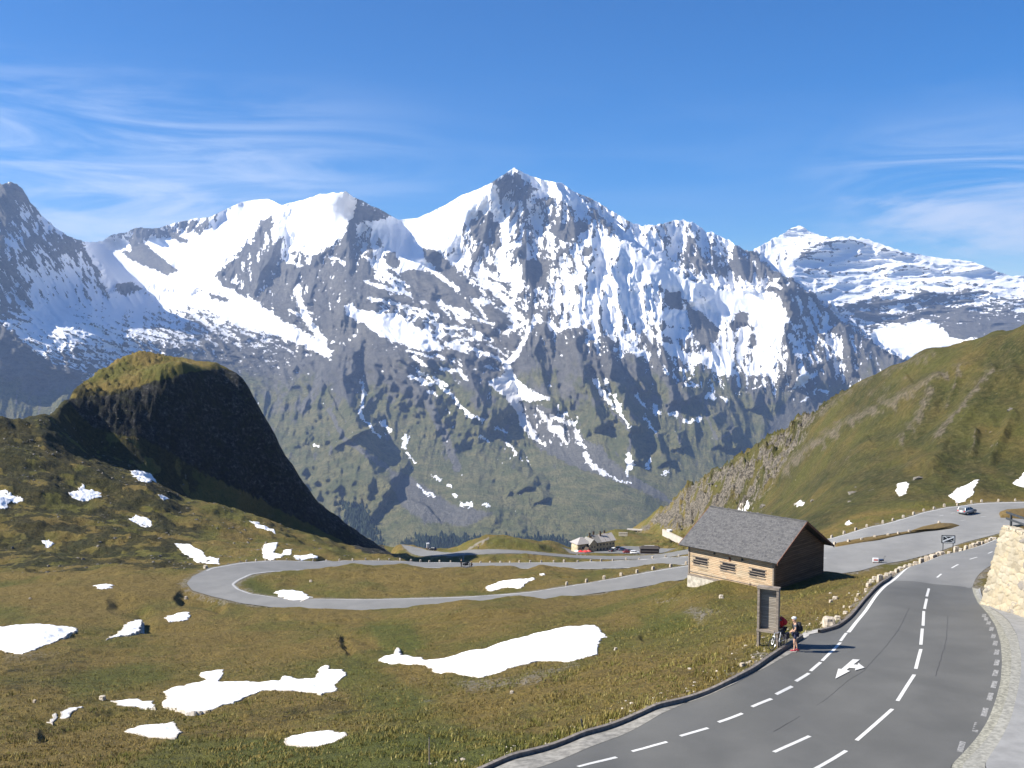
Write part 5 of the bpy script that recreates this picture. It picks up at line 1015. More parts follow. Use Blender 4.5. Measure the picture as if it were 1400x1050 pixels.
def figure(loc, rz, label, pose, shirt, shorts, helmet, pack=None, shoes=(.05, .05, .05), long=False, h=1.78, group=None):
    """pose: lean of the trunk, arm and leg joints; faces local +x"""
    s = h/1.78; P = empty('person', loc, rz, label, 'person', group); ln, arms, legs = pose
    hipz = .93; cs, sn_ = math.cos(ln), math.sin(ln)
    def T(u, z): return (u*cs+(z-hipz)*sn_, hipz+(z-hipz)*cs-u*sn_)
    N = {}; E = []
    def n(k, x, y, z, r): N[k] = (x*s, y*s, z*s, r*s if not isinstance(r, tuple) else tuple(q*s for q in r))
    tr = {}
    for k, u, z, r in (('hip', 0, .95, (.15, .11)), ('waist', .01, 1.10, (.125, .095)), ('chest', .0, 1.28, (.155, .115)), ('sho', -.01, 1.42, (.13, .09)), ('neck', .01, 1.50, .052), ('head0', .03, 1.57, .07)):
        x, zz = T(u, z); n(k, x, 0, zz, r); tr[k] = (x, zz)
    E += [('hip', 'waist'), ('waist', 'chest'), ('chest', 'sho'), ('sho', 'neck'), ('neck', 'head0')]
    for sd, y in (('l', 1), ('r', -1)):
        x, zz = T(-.01, 1.42); n('s'+sd, x, y*.175, zz, .058); E.append(('sho', 's'+sd))
        (ex, ey, ez), (hx, hy, hz) = arms[sd]
        n('e'+sd, ex, y*ey, ez, .042); n('w'+sd, hx, y*hy, hz, .030); E += [('s'+sd, 'e'+sd), ('e'+sd, 'w'+sd)]
        v_ = Vector((hx-ex, y*(hy-ey), hz-ez)).normalized(); q = Vector((hx, y*hy, hz))+v_*.045; n('p'+sd, *q, (.038, .02)); E.append(('w'+sd, 'p'+sd))
        side = v_.cross(Vector((0, y, 0))).normalized() if abs(v_.y) < .9 else Vector((1, 0, 0))
        for i, (o_, L_) in enumerate(((-.030, .062), (-.010, .075), (.010, .072), (.028, .055))):
            a = q+side*o_+v_*.03; b1 = a+v_*L_*.55; b2 = b1+(v_*.7+Vector((0, -y*.7, 0))).normalized()*L_*.45
            n('f%d%s' % (i, sd), *a, .009); n('g%d%s' % (i, sd), *b1, .0085); n('h%d%s' % (i, sd), *b2, .0075); E += [('p'+sd, 'f%d%s' % (i, sd)), ('f%d%s' % (i, sd), 'g%d%s' % (i, sd)), ('g%d%s' % (i, sd), 'h%d%s' % (i, sd))]
        a = q-v_*.02-side*.036; b1 = a+(v_*.6-side*.8).normalized()*.04; n('t0'+sd, *a, .011); n('t1'+sd, *b1, .009); E += [('w'+sd, 't0'+sd), ('t0'+sd, 't1'+sd)]
        kx, ky, kz, ax, ay, az = legs[sd]
        n('j'+sd, 0, y*.09, .90, .088); n('k'+sd, kx, y*ky, kz, .058); n('c'+sd, (kx*.62+ax*.38)-.02, y*(ky*.6+ay*.4), kz*.62+az*.38, .055); n('a'+sd, ax, y*ay, az, .036); n('o'+sd, ax+.12, y*ay, max(.035, az-.06), .034)
        E += [('hip', 'j'+sd), ('j'+sd, 'k'+sd), ('k'+sd, 'c'+sd), ('c'+sd, 'a'+sd), ('a'+sd, 'o'+sd)]
    skinned('body', N, E, M_SKIN, P, 1)
    hx, hzz = T(.035, 1.64); H = MB(); H.ball((hx*s, 0, hzz*s), (.095*s, .075*s, .118*s), 16, 12).ball(((hx+.095)*s, 0, (hzz-.015)*s), (.02*s, .013*s, .022*s), 8, 6)
    for y in (.078, -.078): H.ball(((hx-.005)*s, y*s, (hzz-.01)*s), (.018*s, .012*s, .03*s), 8, 6)
    H.ball(((hx+.03)*s, 0, (hzz-.09)*s), (.05*s, .05*s, .035*s)); H.done('head', M_SKIN, P, True)
    for y in (.03, -.03): MB().ball(((hx+.086)*s, y*s, (hzz+.012)*s), (.008*s, .012*s, .007*s), 6, 5).done('eye', M_HAIR, P)
    MB().box(((hx+.087)*s, 0, (hzz-.055)*s), (.012*s, .04*s, .007*s)).done('mouth', M_LAMPR, P)
    if helmet: 
        m = MB(); m.ball(((hx-.005)*s, 0, (hzz+.055)*s), (.135*s, .10*s, .085*s), 16, 10); m.box(((hx+.10)*s, 0, (hzz+.05)*s), (.08*s, .12*s, .012*s), ry=.15); m.done('helmet', mat('helmet', helmet, .4, .3, 12), P, True)
    else: m = MB(); m.ball(((hx-.02)*s, 0, (hzz+.035)*s), (.095*s, .084*s, .098*s), 14, 10); m.done('hair', M_HAIR, P, True)
    J = {k: (N[k][0], N[k][1], N[k][2], tuple(q*1.16 for q in (N[k][3] if isinstance(N[k][3], tuple) else (N[k][3],)*2))) for k in ('hip', 'waist', 'chest', 'sho', 'sl', 'sr')}
    J['hip'] = (N['hip'][0], 0, N['hip'][2], (.165*s, .125*s))
    for sd in 'lr':
        a, b_ = Vector(N['s'+sd][:3]), Vector(N['e'+sd][:3]); f_ = .98 if long else .6; q = a.lerp(b_, f_); J['m'+sd] = (*q, .056*s)
        if long: w_ = Vector(N['e'+sd][:3]).lerp(Vector(N['w'+sd][:3]), .9); J['v'+sd] = (*w_, .042*s)
    EJ = [('hip', 'waist'), ('waist', 'chest'), ('chest', 'sho'), ('sho', 'sl'), ('sl', 'ml'), ('sho', 'sr'), ('sr', 'mr')]+([('ml', 'vl'), ('mr', 'vr')] if long else [])
    skinned('jersey', J, EJ, mat('jersey', shirt, .85, .2, 14), P, 1)
    S_ = {'hip': (N['hip'][0], 0, N['hip'][2]-.02*s, (.168*s, .13*s))}; ES = []
    for sd in 'lr':
        a, b_ = Vector(N['j'+sd][:3]), Vector(N['k'+sd][:3]); S_['j'+sd] = (*a, .105*s); q = a.lerp(b_, .98 if long else .72); S_['q'+sd] = (*q, .078*s); ES += [('hip', 'j'+sd), ('j'+sd, 'q'+sd)]
        if long: w_ = Vector(N['a'+sd][:3]); S_['z'+sd] = (*w_, .058*s); ES.append(('q'+sd, 'z'+sd))
    skinned('trousers' if long else 'shorts', S_, ES, mat('shorts', shorts, .85, .2, 14), P, 1)
    for sd in 'lr':
        kx, ky, kz, ax, ay, az = legs[sd]; y = 1 if sd == 'l' else -1
        MB().ball(((ax+.055)*s, y*ay*s, (az-.045)*s), (.15*s, .052*s, .055*s)).box(((ax+.055)*s, y*ay*s, (az-.082)*s), (.27*s, .09*s, .02*s), bev=.008).done('shoe', mat('shoe', shoes, .7, .2, 10), P, True)
    if pack:
        x, zz = T(-.20, 1.24); m = MB(); m.box((x*s, 0, zz*s), (.20*s, .30*s, .46*s), ry=ln, bev=.07*s); x, zz = T(-.32, 1.16); m.box((x*s, 0, zz*s), (.08*s, .22*s, .24*s), ry=ln, bev=.03*s); bp = m.done('backpack', mat('backpack', pack, .75, .25, 8), P, True)
        for y in (.10, -.10):
            m = MB()
            for (u0, z0_), (u1, z1_) in (((-.10, 1.42), (.02, 1.50)), ((.02, 1.50), (.13, 1.38)), ((.13, 1.38), (.11, 1.15)), ((.11, 1.15), (-.10, 1.06))):
                a, b_ = T(u0, z0_), T(u1, z1_); m.cyl((a[0]*s, y*s, a[1]*s), (b_[0]*s, y*s, b_[1]*s), .018*s, n=6)
            m.done('strap', M_RUBBER, bp)
    return P
STAND = (.06, dict(l=((.03, .23, 1.16), (.16, .20, .93)), r=((.0, .23, 1.16), (.10, .20, .92))), dict(l=(.02, .10, .50, -.02, .10, .09), r=(.07, .10, .50, .03, .11, .09)))
HOLD = (.05, dict(l=((.02, .22, 1.16), (.20, .14, 1.04)), r=((.0, .22, 1.16), (.17, .16, .98))), dict(l=(.06, .10, .50, .06, .10, .09), r=(-.02, .10, .50, -.12, .11, .09)))
BEND = (.75, dict(l=((.50, .20, 1.02), (.60, .16, .80)), r=((.46, .20, 1.02), (.62, .18, .84))), dict(l=(.06, .11, .50, -.02, .11, .09), r=(.10, .11, .50, .05, .12, .09)))
p = hit(1087, 890.5, 42, 58); figure((p[0], p[1], p[2]+.02), R(172), 'cyclist in grey jersey and dark shorts standing at the road edge with a black backpack', HOLD, (.10, .10, .11), (.03, .035, .07), (.55, .55, .53), (.02, .02, .025), (.35, .04, .06), h=1.80)
pb = hit(1069, 884, 42, 58); figure((pb[0]+.12, pb[1]+.30, pb[2]), R(200), 'cyclist in a red jersey bending over the bicycle behind the notice board', (.55, BEND[1], BEND[2]), (.55, .02, .02), (.03, .03, .04), (.05, .07, .14), (.50, .02, .03), (.10, .1, .1), h=1.74)

# ------------------------------------------------------------------ bicycle
def bicycle():
    p = hit(1056, 889.5, 42, 58); rz = R(222)           # nose towards the camera and left
    q = np.array([math.cos(rz), math.sin(rz)]); base = p[:2]-q*.50; z = gz(*base)
    b = empty('bicycle', (base[0], base[1], z+.06), rz, 'trekking bicycle with panniers leaning beside the notice board', 'bicycle')
    r = .335
    for x in (.52, -.52):
        w = empty('wheel', (x, 0, r)); w.parent = b
        MB().torus((0, 0, 0), r-.02, .022, 'Y', 30, 6).done('tyre', M_RUBBER, w, True); m = MB().torus((0, 0, 0), r-.045, .012, 'Y', 30, 5); m.cyl((0, -.04, 0), (0, .04, 0), .022)
        for i in range(14): a = i*math.pi/7; m.cyl((0, .02*(-1)**i, 0), ((r-.045)*math.cos(a), 0, (r-.045)*math.sin(a)), .0022, n=4, caps=False)
        m.done('rim', M_CHROME, w)
    f = MB(); A = dict(bb=(-.10, 0, .29), st=(-.24, 0, .80), ht=(.33, 0, .84), hb=(.37, 0, .70), ra=(-.52, 0, r), fa=(.52, 0, r))
    for a, b_ in (('bb', 'st'), ('st', 'ht'), ('bb', 'hb'), ('hb', 'ht')): f.cyl(A[a], A[b_], .018)
    for y in (.05, -.05): f.cyl((A['bb'][0], y*.6, .29), (A['ra'][0], y, r), .010); f.cyl((A['st'][0], y*.4, .74), (A['ra'][0], y, r), .009)
    f.done('frame', mat('bicycle_paint', (.62, .62, .62), .35, .05, 4), b)
    m = MB()
    for y in (.05, -.05): m.cyl((.37, y, .70), (.52, y, r), .014)
    m.box((.37, 0, .70), (.05, .12, .04)); m.done('fork', mat('fork_paint', (.7, .7, .7), .35, .05, 4), b)
    MB().cyl((.33, 0, .84), (.31, 0, .98), .014).cyl((.31, 0, .98), (.36, 0, 1.0), .014).cyl((.36, -.30, 1.0), (.36, .30, 1.0), .012).cyl((.36, -.30, 1.0), (.30, -.34, 1.0), .018).cyl((.36, .30, 1.0), (.30, .34, 1.0), .018).done('handlebar', M_STEEL, b)
    MB().box((-.27, 0, .93), (.26, .13, .05), bev=.02).cyl((-.24, 0, .80), (-.26, 0, .92), .013).done('saddle', M_RUBBER, b)
    MB().torus((-.10, .03, .29), .09, .006, 'Y', 20, 4).cyl((-.10, .03, .29), (-.02, .07, .14), .01).cyl((-.10, -.03, .29), (-.18, -.07, .44), .01).box((-.02, .11, .14), (.09, .09, .02)).box((-.18, -.11, .44), (.09, .09, .02)).done('crank', M_STEEL, b)
    for y in (.17, -.17): MB().box((-.55, y, .58), (.32, .13, .34), bev=.03).done('pannier', mat('pannier_cloth', (.05, .05, .06), .8, .2, 9), b)
bicycle()

# ------------------------------------------------------------------ cars
def car(name, loc, rz, label, paint, cat='car', kind='wagon', group=None, proto=None):
    c_ = empty(name, loc, rz, label, cat, group)
    L_, Wc = 4.35, 1.72
    side = [(-2.16, .34), (-2.18, .62), (-2.12, .86), (-1.98, .93), (1.0, .93), (1.85, .80), (2.12, .66), (2.18, .45), (2.14, .30), (1.75, .26), (-1.8, .26)]
    m = MB().prism(side, 'Y', -Wc/2, Wc/2); bmesh.ops.bevel(m.bm, geom=[e for e in m.bm.edges if e.calc_length() > .15 and abs(e.verts[0].co.y-e.verts[1].co.y) < .01], offset=.06, segments=2, affect='EDGES'); m.done('body', paint, c_, True)
    back = -2.02 if kind == 'wagon' else -1.75
    gh = [(back, .94), (back+.26, 1.40), (.25, 1.40), (1.08, .94)]
    def loft(pts, w0, w1, zlo, zhi): 
        m = MB(); A = [];
        for y in (-1, 1):
            A.append([m.bm.verts.new((x, y*(w0+(w1-w0)*(z-zlo)/(zhi-zlo)), z)) for x, z in pts])
        m.bm.faces.new(A[0]); m.bm.faces.new(A[1][::-1]); n = len(pts)
        for i in range(n): m.bm.faces.new((A[0][i], A[1][i], A[1][(i+1)%n], A[0][(i+1)%n]))
        return m
    loft(gh, .80, .62, .94, 1.40).done('windows', M_GLASS, c_)
    loft([(back+.22, 1.385), (back+.30, 1.445), (.18, 1.445), (.36, 1.385)], .64, .60, 1.385, 1.445).done('roof', paint, c_)
    for y in (1, -1):
        for (x0, z0), (x1, z1) in (((back, .94), (back+.26, 1.42)), ((.25, 1.42), (1.10, .94)), ((-.35, .94), (-.33, 1.42)), ((-1.25, .94), (-1.22, 1.42))): MB().cyl((x0, y*.815, z0), (x1, y*.635, z1), .035, n=6).done('pillar', paint, c_)
    for x in (1.32, -1.32):
        for y in (.78, -.78):
            w = empty('wheel', (x, y, .315)); w.parent = c_; MB().cyl((0, -.10, 0), (0, .10, 0), .315, n=20).done('tyre', M_RUBBER, w, False); MB().cyl((0, -.108, 0), (0, .108, 0), .19, n=12).done('rim', M_CHROME, w)
    for y in (.66, -.66):
        MB().box((-2.15, y, .76), (.07, .24, .20), bev=.02).done('tail_light', M_LAMPR, c_); MB().box((2.08, y, .66), (.12, .30, .13), bev=.02).done('headlight', M_LAMPW, c_)
    MB().box((-2.19, 0, .62), (.02, .5, .11)).done('number_plate', M_WHITEP, c_); MB().box((2.17, 0, .42), (.02, .5, .1)).done('number_plate', M_WHITEP, c_)
    for y in (.92, -.92): MB().box((.78, y, .98), (.12, .16, .10), bev=.02).done('mirror', paint, c_)
    return c_
pc = hit(1322, 702.5, 170, 215); car('estate_car', (pc[0], pc[1], float(Hz(pc[0], pc[1]))+.05), R(36), 'silver estate car driving on the road above the turning area', M_SILVER)
CARG = 'cars parked beside the mountain inn'
def place_car(px, D, rz, lab, paint, kind='hatch'):
    g = G3(px, D); return car('parked_car', (g[0], g[1], g[2]+.08), rz, lab, paint, kind=kind, group=CARG)
place_car(847, 473, R(20), 'dark car parked nearest the inn end wall', M_BLACKP); place_car(839.5, 468, R(60), 'white car parked against the shaded wall of the inn', M_WHITEP); place_car(852, 467, R(10), 'dark blue car parked in the middle of the small car park', M_DBLUE)
place_car(858, 456, R(15), 'maroon car parked between the dark blue and the white car', M_REDP); place_car(868, 455, R(5), 'white van like car parked left of the dark shed', M_WHITEP, 'wagon'); place_car(836, 462, R(70), 'black car parked at the corner of the inn', M_BLACKP)
# ------------------------------------------------------------------ mountain inn
def hipped(m, x0, x1, y0, y1, z, h, ov=.5, hipl=1., hipr=1.):
    w = (y1-y0)/2+ov; a, b_ = (x0-ov, y0-ov), (x1+ov, y1+ov); r0, r1 = x0-ov+w*hipl, x1+ov-w*hipr; ym = (y0+y1)/2
    V_ = [m.bm.verts.new(p) for p in ((x0-ov, y0-ov, z), (x1+ov, y0-ov, z), (x1+ov, y1+ov, z), (x0-ov, y1+ov, z), (r0, ym, z+h), (r1, ym, z+h))]
    for f in ((0, 1, 5, 4), (1, 2, 5), (2, 3, 4, 5), (3, 0, 4), (3, 2, 1, 0)): m.bm.faces.new([V_[i] for i in f])
    return m
def inn():
    g = G3(794, 466); s = 466/F
    M_IW = mat('inn_stone_wall', (.44, .37, .24), .9, .2, 1.2, bump=.03); M_IR = mat('grey_inn_roof', (.22, .21, .19), .75, .15, 1.5); M_IR2 = mat('pale_metal_roof', (.36, .335, .31), .55, .08, 1.5); M_IT = mat('dark_inn_boarding', (.07, .05, .032), .85, .3, 2)
    b = empty('mountain_inn', (g[0], g[1], g[2]), R(26), 'long stone mountain inn with grey roofs and chimneys in the middle distance', 'inn')
    b.scale = (.80, .80, .80)
    # local x runs along the house to the right and away
    MB().box((-1.2, 0, 1.8), (7.0, 8.2, 7.6), bev=1.9).done('round_wing_wall', M_IW, b)
    m = MB(); hipped(m, -4.6, 3.6, -4.2, 4.2, 5.5, 3.2, .5, 1, .6); m.done('roof', M_IR2, b)
    MB().prism([(3.0, -1.5), (7.6, -1.5), (7.6, 5.2), (5.3, 7.6), (3.0, 5.2)], 'Y', -5.6, 3.5).done('cross_wing_wall', M_IW, b)
    for sgn in (1, -1):
        m = MB(); m.prism([(5.3, 7.95), (5.3+sgn*2.9, 4.95), (5.3+sgn*2.9, 4.75), (5.3, 7.7)], 'Y', -6.1, 3.5); m.done('roof', M_IR, b)
    MB().box((14.2, .5, 2.0), (13.2, 9.0, 7.4)).done('main_wall', M_IW, b)
    MB().prism([(-4.2, 5.7), (5.2, 5.7), (.5, 8.8)], 'X', 7.7, 20.78).done('gable_boarding', M_IT, b)
    for i, (x0, x1, M_) in enumerate(((7.2, 11.6, M_IR), (11.7, 14.6, M_IR2), (14.9, 17.8, M_IR2), (18.1, 21.4, M_IR2))):
        for sgn in (1, -1): MB().prism([(.5, 9.05+.12*i), (.5+sgn*5.4, 5.45+.12*i), (.5+sgn*5.4, 5.25+.12*i), (.5, 8.8+.12*i)], 'X', x0, x1).done('roof', M_, b)
    for x, y, h_ in ((6.2, .5, 1.4), (9.5, 1.6, 1.7), (12.9, -.6, 1.9), (16.8, 1.2, 1.8)): MB().box((x, y, 8.6+h_/2), (.8, .8, h_+.8)).box((x, y, 9.1+h_), (1., 1., .12)).done('chimney', M_IT, b)
    for x in (9.0, 11.2, 13.4, 15.6, 17.8, 19.8):
        for z in (1.2, 3.9):
            w = MB().box((x, -4.03, z), (.95, .06, 1.2)).done('window', M_GREYWOOD, b); MB().box((x, -4.07, z), (.72, .04, .98)).done('pane', M_GLASS, w)
    for x in (4.4, 6.2): w = MB().box((x, -5.63, 3.4), (.8, .06, 1.1)).done('window', M_GREYWOOD, b); MB().box((x, -5.67, 3.4), (.6, .04, .9)).done('pane', M_GLASS, w)
    for x in (-3.0, -1.2, .6): w = MB().box((x, -4.12, 3.2), (.9, .06, 1.2)).done('window', M_GREYWOOD, b); MB().box((x, -4.16, 3.2), (.7, .04, 1.0)).done('pane', M_GLASS, w)
    m = MB().prism([(-2.6, -.8), (3.2, -.8), (3.2, 1.2), (.3, 3.9), (-2.6, 1.2)], 'Y', -8.8, -4.2); m.done('porch', M_IT, b)
    for sgn in (1, -1): MB().prism([(.3, 4.25), (.3+sgn*3.5, 1.0), (.3+sgn*3.5, .8), (.3, 4.0)], 'Y', -9.3, -4.2).done('porch_roof', M_IT, b)
    MB().box((-.4, -8.84, .2), (1.1, .08, 2.0)).done('door', M_BROWNW, b)
    MB().prism([(-2.9, .9), (.3, 3.95), (3.5, .9), (3.3, .75), (.3, 3.6), (-2.7, .75)], 'Y', -9.34, -9.28).done('porch_fascia', mat('pink_fascia', (.5, .25, .2), .7, .1, 3), b)
    return b
inn()
for k, (px, D, cc_, lab) in enumerate(((789, 449, (.70, .68, .64), 'pale sunshade at the left of the inn terrace'), (794, 447, (.62, .03, .03), 'red sunshade in front of the inn porch'), (800, 446, (.66, .05, .05), 'second red sunshade right of the porch'), (804.5, 447, (.62, .12, .10), 'rightmost red sunshade on the inn terrace'))):
    g = G3(px, D); u = empty('sunshade', g, 0, lab, 'sunshade', 'sunshades on the inn terrace'); MB().cyl((0, 0, 0), (0, 0, 2.3), .04, n=6).done('pole', M_GREYWOOD, u); MB().cyl((0, 0, 1.7), (0, 0, 2.35), 1.35, .05, n=8).done('canopy', mat('sunshade_cloth', cc_, .8, .08, 3), u)
    MB().cyl((0, 0, .02), (0, 0, .12), .35, n=10).done('base', M_CONC, u)
def shed():
    g = G3(888, 459); b = empty('parking_shed', (g[0], g[1], g[2]+.05), R(-4), 'low dark timber shed with a shallow roof at the car park', 'shed')
    MB().box((0, 0, 1.3), (8.6, 3.2, 2.6)).done('wall', mat('shed_boards', (.05, .032, .022), .85, .3, 2), b); MB().box((0, -1.63, 1.45), (7.6, .05, .55)).done('counter_opening', mat('shed_counter', (.34, .27, .2), .7, .2, 3), b)
    m = MB(); hipped(m, -4.3, 4.3, -1.6, 1.6, 2.6, 1.1, .5, .7, .7); m.done('roof', mat('shed_roof', (.06, .05, .045), .8, .2, 2), b); MB().box((0, .6, 3.5), (4.6, 1.2, .16)).done('roof_panel', mat('pale_sheet', (.55, .52, .46), .6, .1, 2), b)
    for x in (-4.1, 4.1): MB().box((x, -1.7, 1.3), (.16, .16, 2.6)).done('post', M_GREYWOOD, b)
shed()
# ------------------------------------------------------------------ concrete walls of the road above the meadow
def retaining():
    a, b_ = G3(906, 560), G3(952, 520); zt = CAMZ+float(slope(721))*560; L_ = float(np.linalg.norm((b_-a)[:2])); rz = math.atan2((b_-a)[1], (b_-a)[0])
    o = empty('retaining_wall', (a[0], a[1], zt-4.4), rz, 'long pale concrete wall behind the left end of the barn roof', 'wall')
    M_ = mat('pale_concrete_wall', (.44, .40, .34), .85, .08, .4)
    MB().box((L_/2, 0, 1.5), (L_, .6, 3.6)).done('wall_face', M_, o); MB().box((L_/2, .1, 3.36), (L_, 1.0, .12)).done('coping', M_, o)
    MB().box((6.5, 1.2, 3.9), (3.2, 2.0, .9)).done('top_block', M_WHITEP, o)
    a = G3(858, 615); zt = CAMZ+float(slope(723))*615; o = empty('road_gallery', (a[0], a[1], zt), R(-14), 'small concrete road bridge with two dark openings at the foot of the rocky spur', 'bridge')
    MB().box((7.2, 0, -.3), (15, 3, .6)).done('deck', M_, o); MB().box((2., 0, -2.2), (4, 2.6, 3.2)).box((6.3, 0, -2.2), (.6, 2.6, 3.2)).box((11.5, 0, -2.2), (6, 2.6, 3.2)).done('pier', M_, o); MB().box((6.2, .8, -2.2), (4.6, .4, 3.1)).done('opening', M_DARK, o)
    a = G3(852, 560); z0 = a[2]; o = empty('stone_block', (a[0], a[1], z0+.2), R(-10)); props(o, 'weathered pale masonry block in the grass right of the inn', 'masonry block'); MB().box((0, 0, .8), (5, .8, 2.0), bev=.1).box((0, -.05, 1.85), (5.2, 1.0, .15)).done('masonry', M_STONEW, o)
retaining()
g = G3(585, 466); o = empty('white_booth', (g[0], g[1], g[2]), .2, 'narrow white booth on a dark base at the far parking bend', 'booth'); MB().box((0, 0, 1.9), (1.1, 1.1, 2.0)).done('cabin', M_WHITEP, o); MB().box((0, 0, .45), (1.2, 1.2, .9)).done('base', M_BROWNW, o); MB().box((0, 0, 2.95), (1.35, 1.35, .1)).done('roof', M_WHITEP, o)
g = G3(591, 462); car('parked_car', (g[0], g[1], g[2]+.08), R(150), 'tiny dark car beside the white booth', M_BLACKP, kind='hatch')
# ------------------------------------------------------------------ motorcyclists pausing on the upper road
def moto(px, D, rz, lab):
    g = G3(px, D); m_ = empty('motorcycle', (g[0], g[1], float(Hz(g[0], g[1]))+.06), rz, lab, 'motorcycle', 'motorcycles on the upper road')
    for x in (.72, -.72): MB().torus((x, 0, .31), .25, .06, 'Y', 20, 6).done('wheel', M_RUBBER, m_, True)
    MB().ball((.12, 0, .82), (.34, .17, .16)).box((0, 0, .50), (.5, .3, .35), bev=.06).cyl((.72, 0, .31), (.45, 0, .95), .04).done('body', M_BLACKP, m_, True)
    MB().box((-.42, 0, .80), (.6, .26, .12), bev=.04).done('seat', M_RUBBER, m_); MB().cyl((.42, -.34, 1.0), (.42, .34, 1.0), .02).done('handlebar', M_STEEL, m_)
    for y in (.30, -.30): MB().box((-.6, y, .62), (.42, .2, .34), bev=.03).done('pannier', M_BLACKP, m_)
    MB().ball((.62, 0, .86), (.09, .1, .1)).done('headlight', M_LAMPW, m_)
moto(638.5, 197, R(35), 'dark motorcycle parked between two riders on the upper road')
for px, lab, rz in ((645, 'rider in black standing right of the parked motorcycles', 170), (630.5, 'rider in dark clothes standing at the far side of the motorcycles', 20)):
    g = G3(px, 197 if px < 640 else 195.5); figure((g[0], g[1], float(Hz(g[0], g[1]))+.05), R(rz), lab, STAND, (.02, .02, .025), (.02, .02, .025), (.03, .03, .03), None, long=True, h=1.66)
g = G3(654, 422); figure((g[0], g[1], g[2]), R(90), 'tiny hiker on the path up the round hillock', STAND, (.6, .45, .35), (.1, .08, .08), None, None, long=True)
# ------------------------------------------------------------------ wall, terrace and railing at the right edge
def big_wall():
    P0 = hit(1341, 826, 40, 90); P1 = hit(1400, 846, 40, 90); d = (P1-P0)[:2]; d = d/np.linalg.norm(d); L_ = 26; zt = 3.45
    n = np.array([-d[1], d[0]]); n = n if n[0] > 0 else -n
    wall_ = empty('stone_retaining_wall', (P0[0], P0[1], P0[2]), 0, 'high sunlit rubble stone wall at the right edge of the road', 'wall'); O = np.array([P0[0], P0[1], P0[2]])
    nu, nv = 340, 90; u = np.linspace(0, L_, nu)[None, :]; h = np.linspace(0, 1, nv)[:, None]
    X = P0[0]+d[0]*u; Y = P0[1]+d[1]*u; zb = Hz(X, Y)-.3; Z = zb+(zt+.0-zb)*h; bat = .255*(Z-P0[2])
    cell = .42
    def cells(a, b_):                       # jittered-lattice distance to the nearest joint
        A, B = a/cell/1.25, b_/cell; ia, ib = np.floor(A), np.floor(B); f1 = np.full(A.shape, 9.); f2 = f1.copy(); idn = np.zeros(A.shape)
        for i in (-1, 0, 1):
            for j in (-1, 0, 1):
                cu, cv = ia+i, ib+j; hsh = (np.sin(cu*127.1+cv*311.7)*43758.5453) % 1; hs2 = (np.sin(cu*269.5+cv*183.3)*43758.5453) % 1
                dd = np.hypot(A-cu-.15-.7*hsh, B-cv-.15-.7*hs2); nw = dd < f1; f2 = np.where(nw, f1, np.minimum(f2, dd)); idn = np.where(nw, hsh, idn); f1 = np.minimum(f1, dd)
        return f2-f1, idn
    def cap(V_, nn, name, flip=False):
        pass
    UU = np.broadcast_to(u, Z.shape); e, idn = cells(UU+.1*perlin(UU*2, Z*2, 3), Z+.1*perlin(UU*2, Z*2, 7)); out_ = sstep(.03, .22, e)*(.06+.07*idn)+.05*fbm(UU*3, Z*3, 3, .6, 500)
    X2 = X+n[0]*(bat-out_); Y2 = Y+n[1]*(bat-out_); col = np.stack([e, idn, 0*e, 0*e+1], -1).reshape(-1, 4)
    t = NT('rubble_stone'); v = t.tex(); e_, i_, _, _ = t.attr('joint'); f = t.noise(v, 6, 5, .6); f2 = t.noise(v, 1, 4, .6)
    c1 = t.mix(i_, (.22, .185, .125), (.42, .37, .275)); c1 = t.mix(t.mr(f2, .45, .65), c1, (.38, .31, .20)); c1 = t.mix(t.mr(t.math('ADD', i_, t.math('MULTIPLY', f, .3)), 1.04, 1.08), c1, (.20, .18, .16)); c1 = t.mix(t.math('MULTIPLY', t.mr(f, .35, .7), .5), c1, (.26, .23, .17))
    c1 = t.mix(t.mr(e_, .02, .12), (.30, .27, .20), c1); t.bump(f, .5, .03); MW = t.out(c1, .9)
    o = np_mesh('wall_face', np.stack([X2-O[0], Y2-O[1], Z-O[2]], -1).reshape(-1, 3), grid_faces(nv, nu), MW, True, {'joint': col}); o.parent = wall_
    # end face turning away to the right
    ue = np.linspace(0, 9, 110)[None, :]; e_dir = n*.93-d*.37; e_dir /= np.linalg.norm(e_dir); b0 = .255*(Z[:, :1]-P0[2]); Xe = P0[0]+n[0]*b0+e_dir[0]*ue; Ye = P0[1]+n[1]*b0+e_dir[1]*ue; Ze = np.broadcast_to(Z[:, :1], Xe.shape); Ue = np.broadcast_to(ue, Xe.shape)
    ee, ie = cells(Ue+20, Ze); oo = sstep(.03, .22, ee)*(.06+.07*ie); Ye = Ye+oo*.8-.255*0; o = np_mesh('end_face', np.stack([Xe-O[0], Ye-O[1], Ze-O[2]], -1).reshape(-1, 3), grid_faces(nv, 110), MW, True, {'joint': np.stack([ee, ie, 0*ee, 0*ee+1], -1).reshape(-1, 4)}); o.parent = wall_
    tb = .255*(zt-P0[2]); A = P0[:2]+n*tb; B = A+d*L_; C2 = B+n*30; D2 = A+e_dir*9
    m = MB()
    for k in range(34):                     # uneven cap stones
        q = A+d*(.38+k*.76)+n*.28; m.box((q[0]-O[0], q[1]-O[1], zt+.02-O[2]+random.uniform(-.03, .05)), (.70, .60, .2), rz=math.atan2(d[1], d[0])+random.uniform(-.05, .05), bev=.04)
    m.done('cap_stone', mat('cap_stones', (.42, .36, .26), .9, .25, 3, bump=.03), wall_)
    T_ = [A+n*.5, B+n*.5, C2, D2+n*6, D2]; me = bpy.data.meshes.new('terrace'); me.from_pydata([(*q, zt-.1) for q in T_], [], [list(range(5))]); me.update()
    if me.polygons[0].normal.z < 0: me.flip_normals()
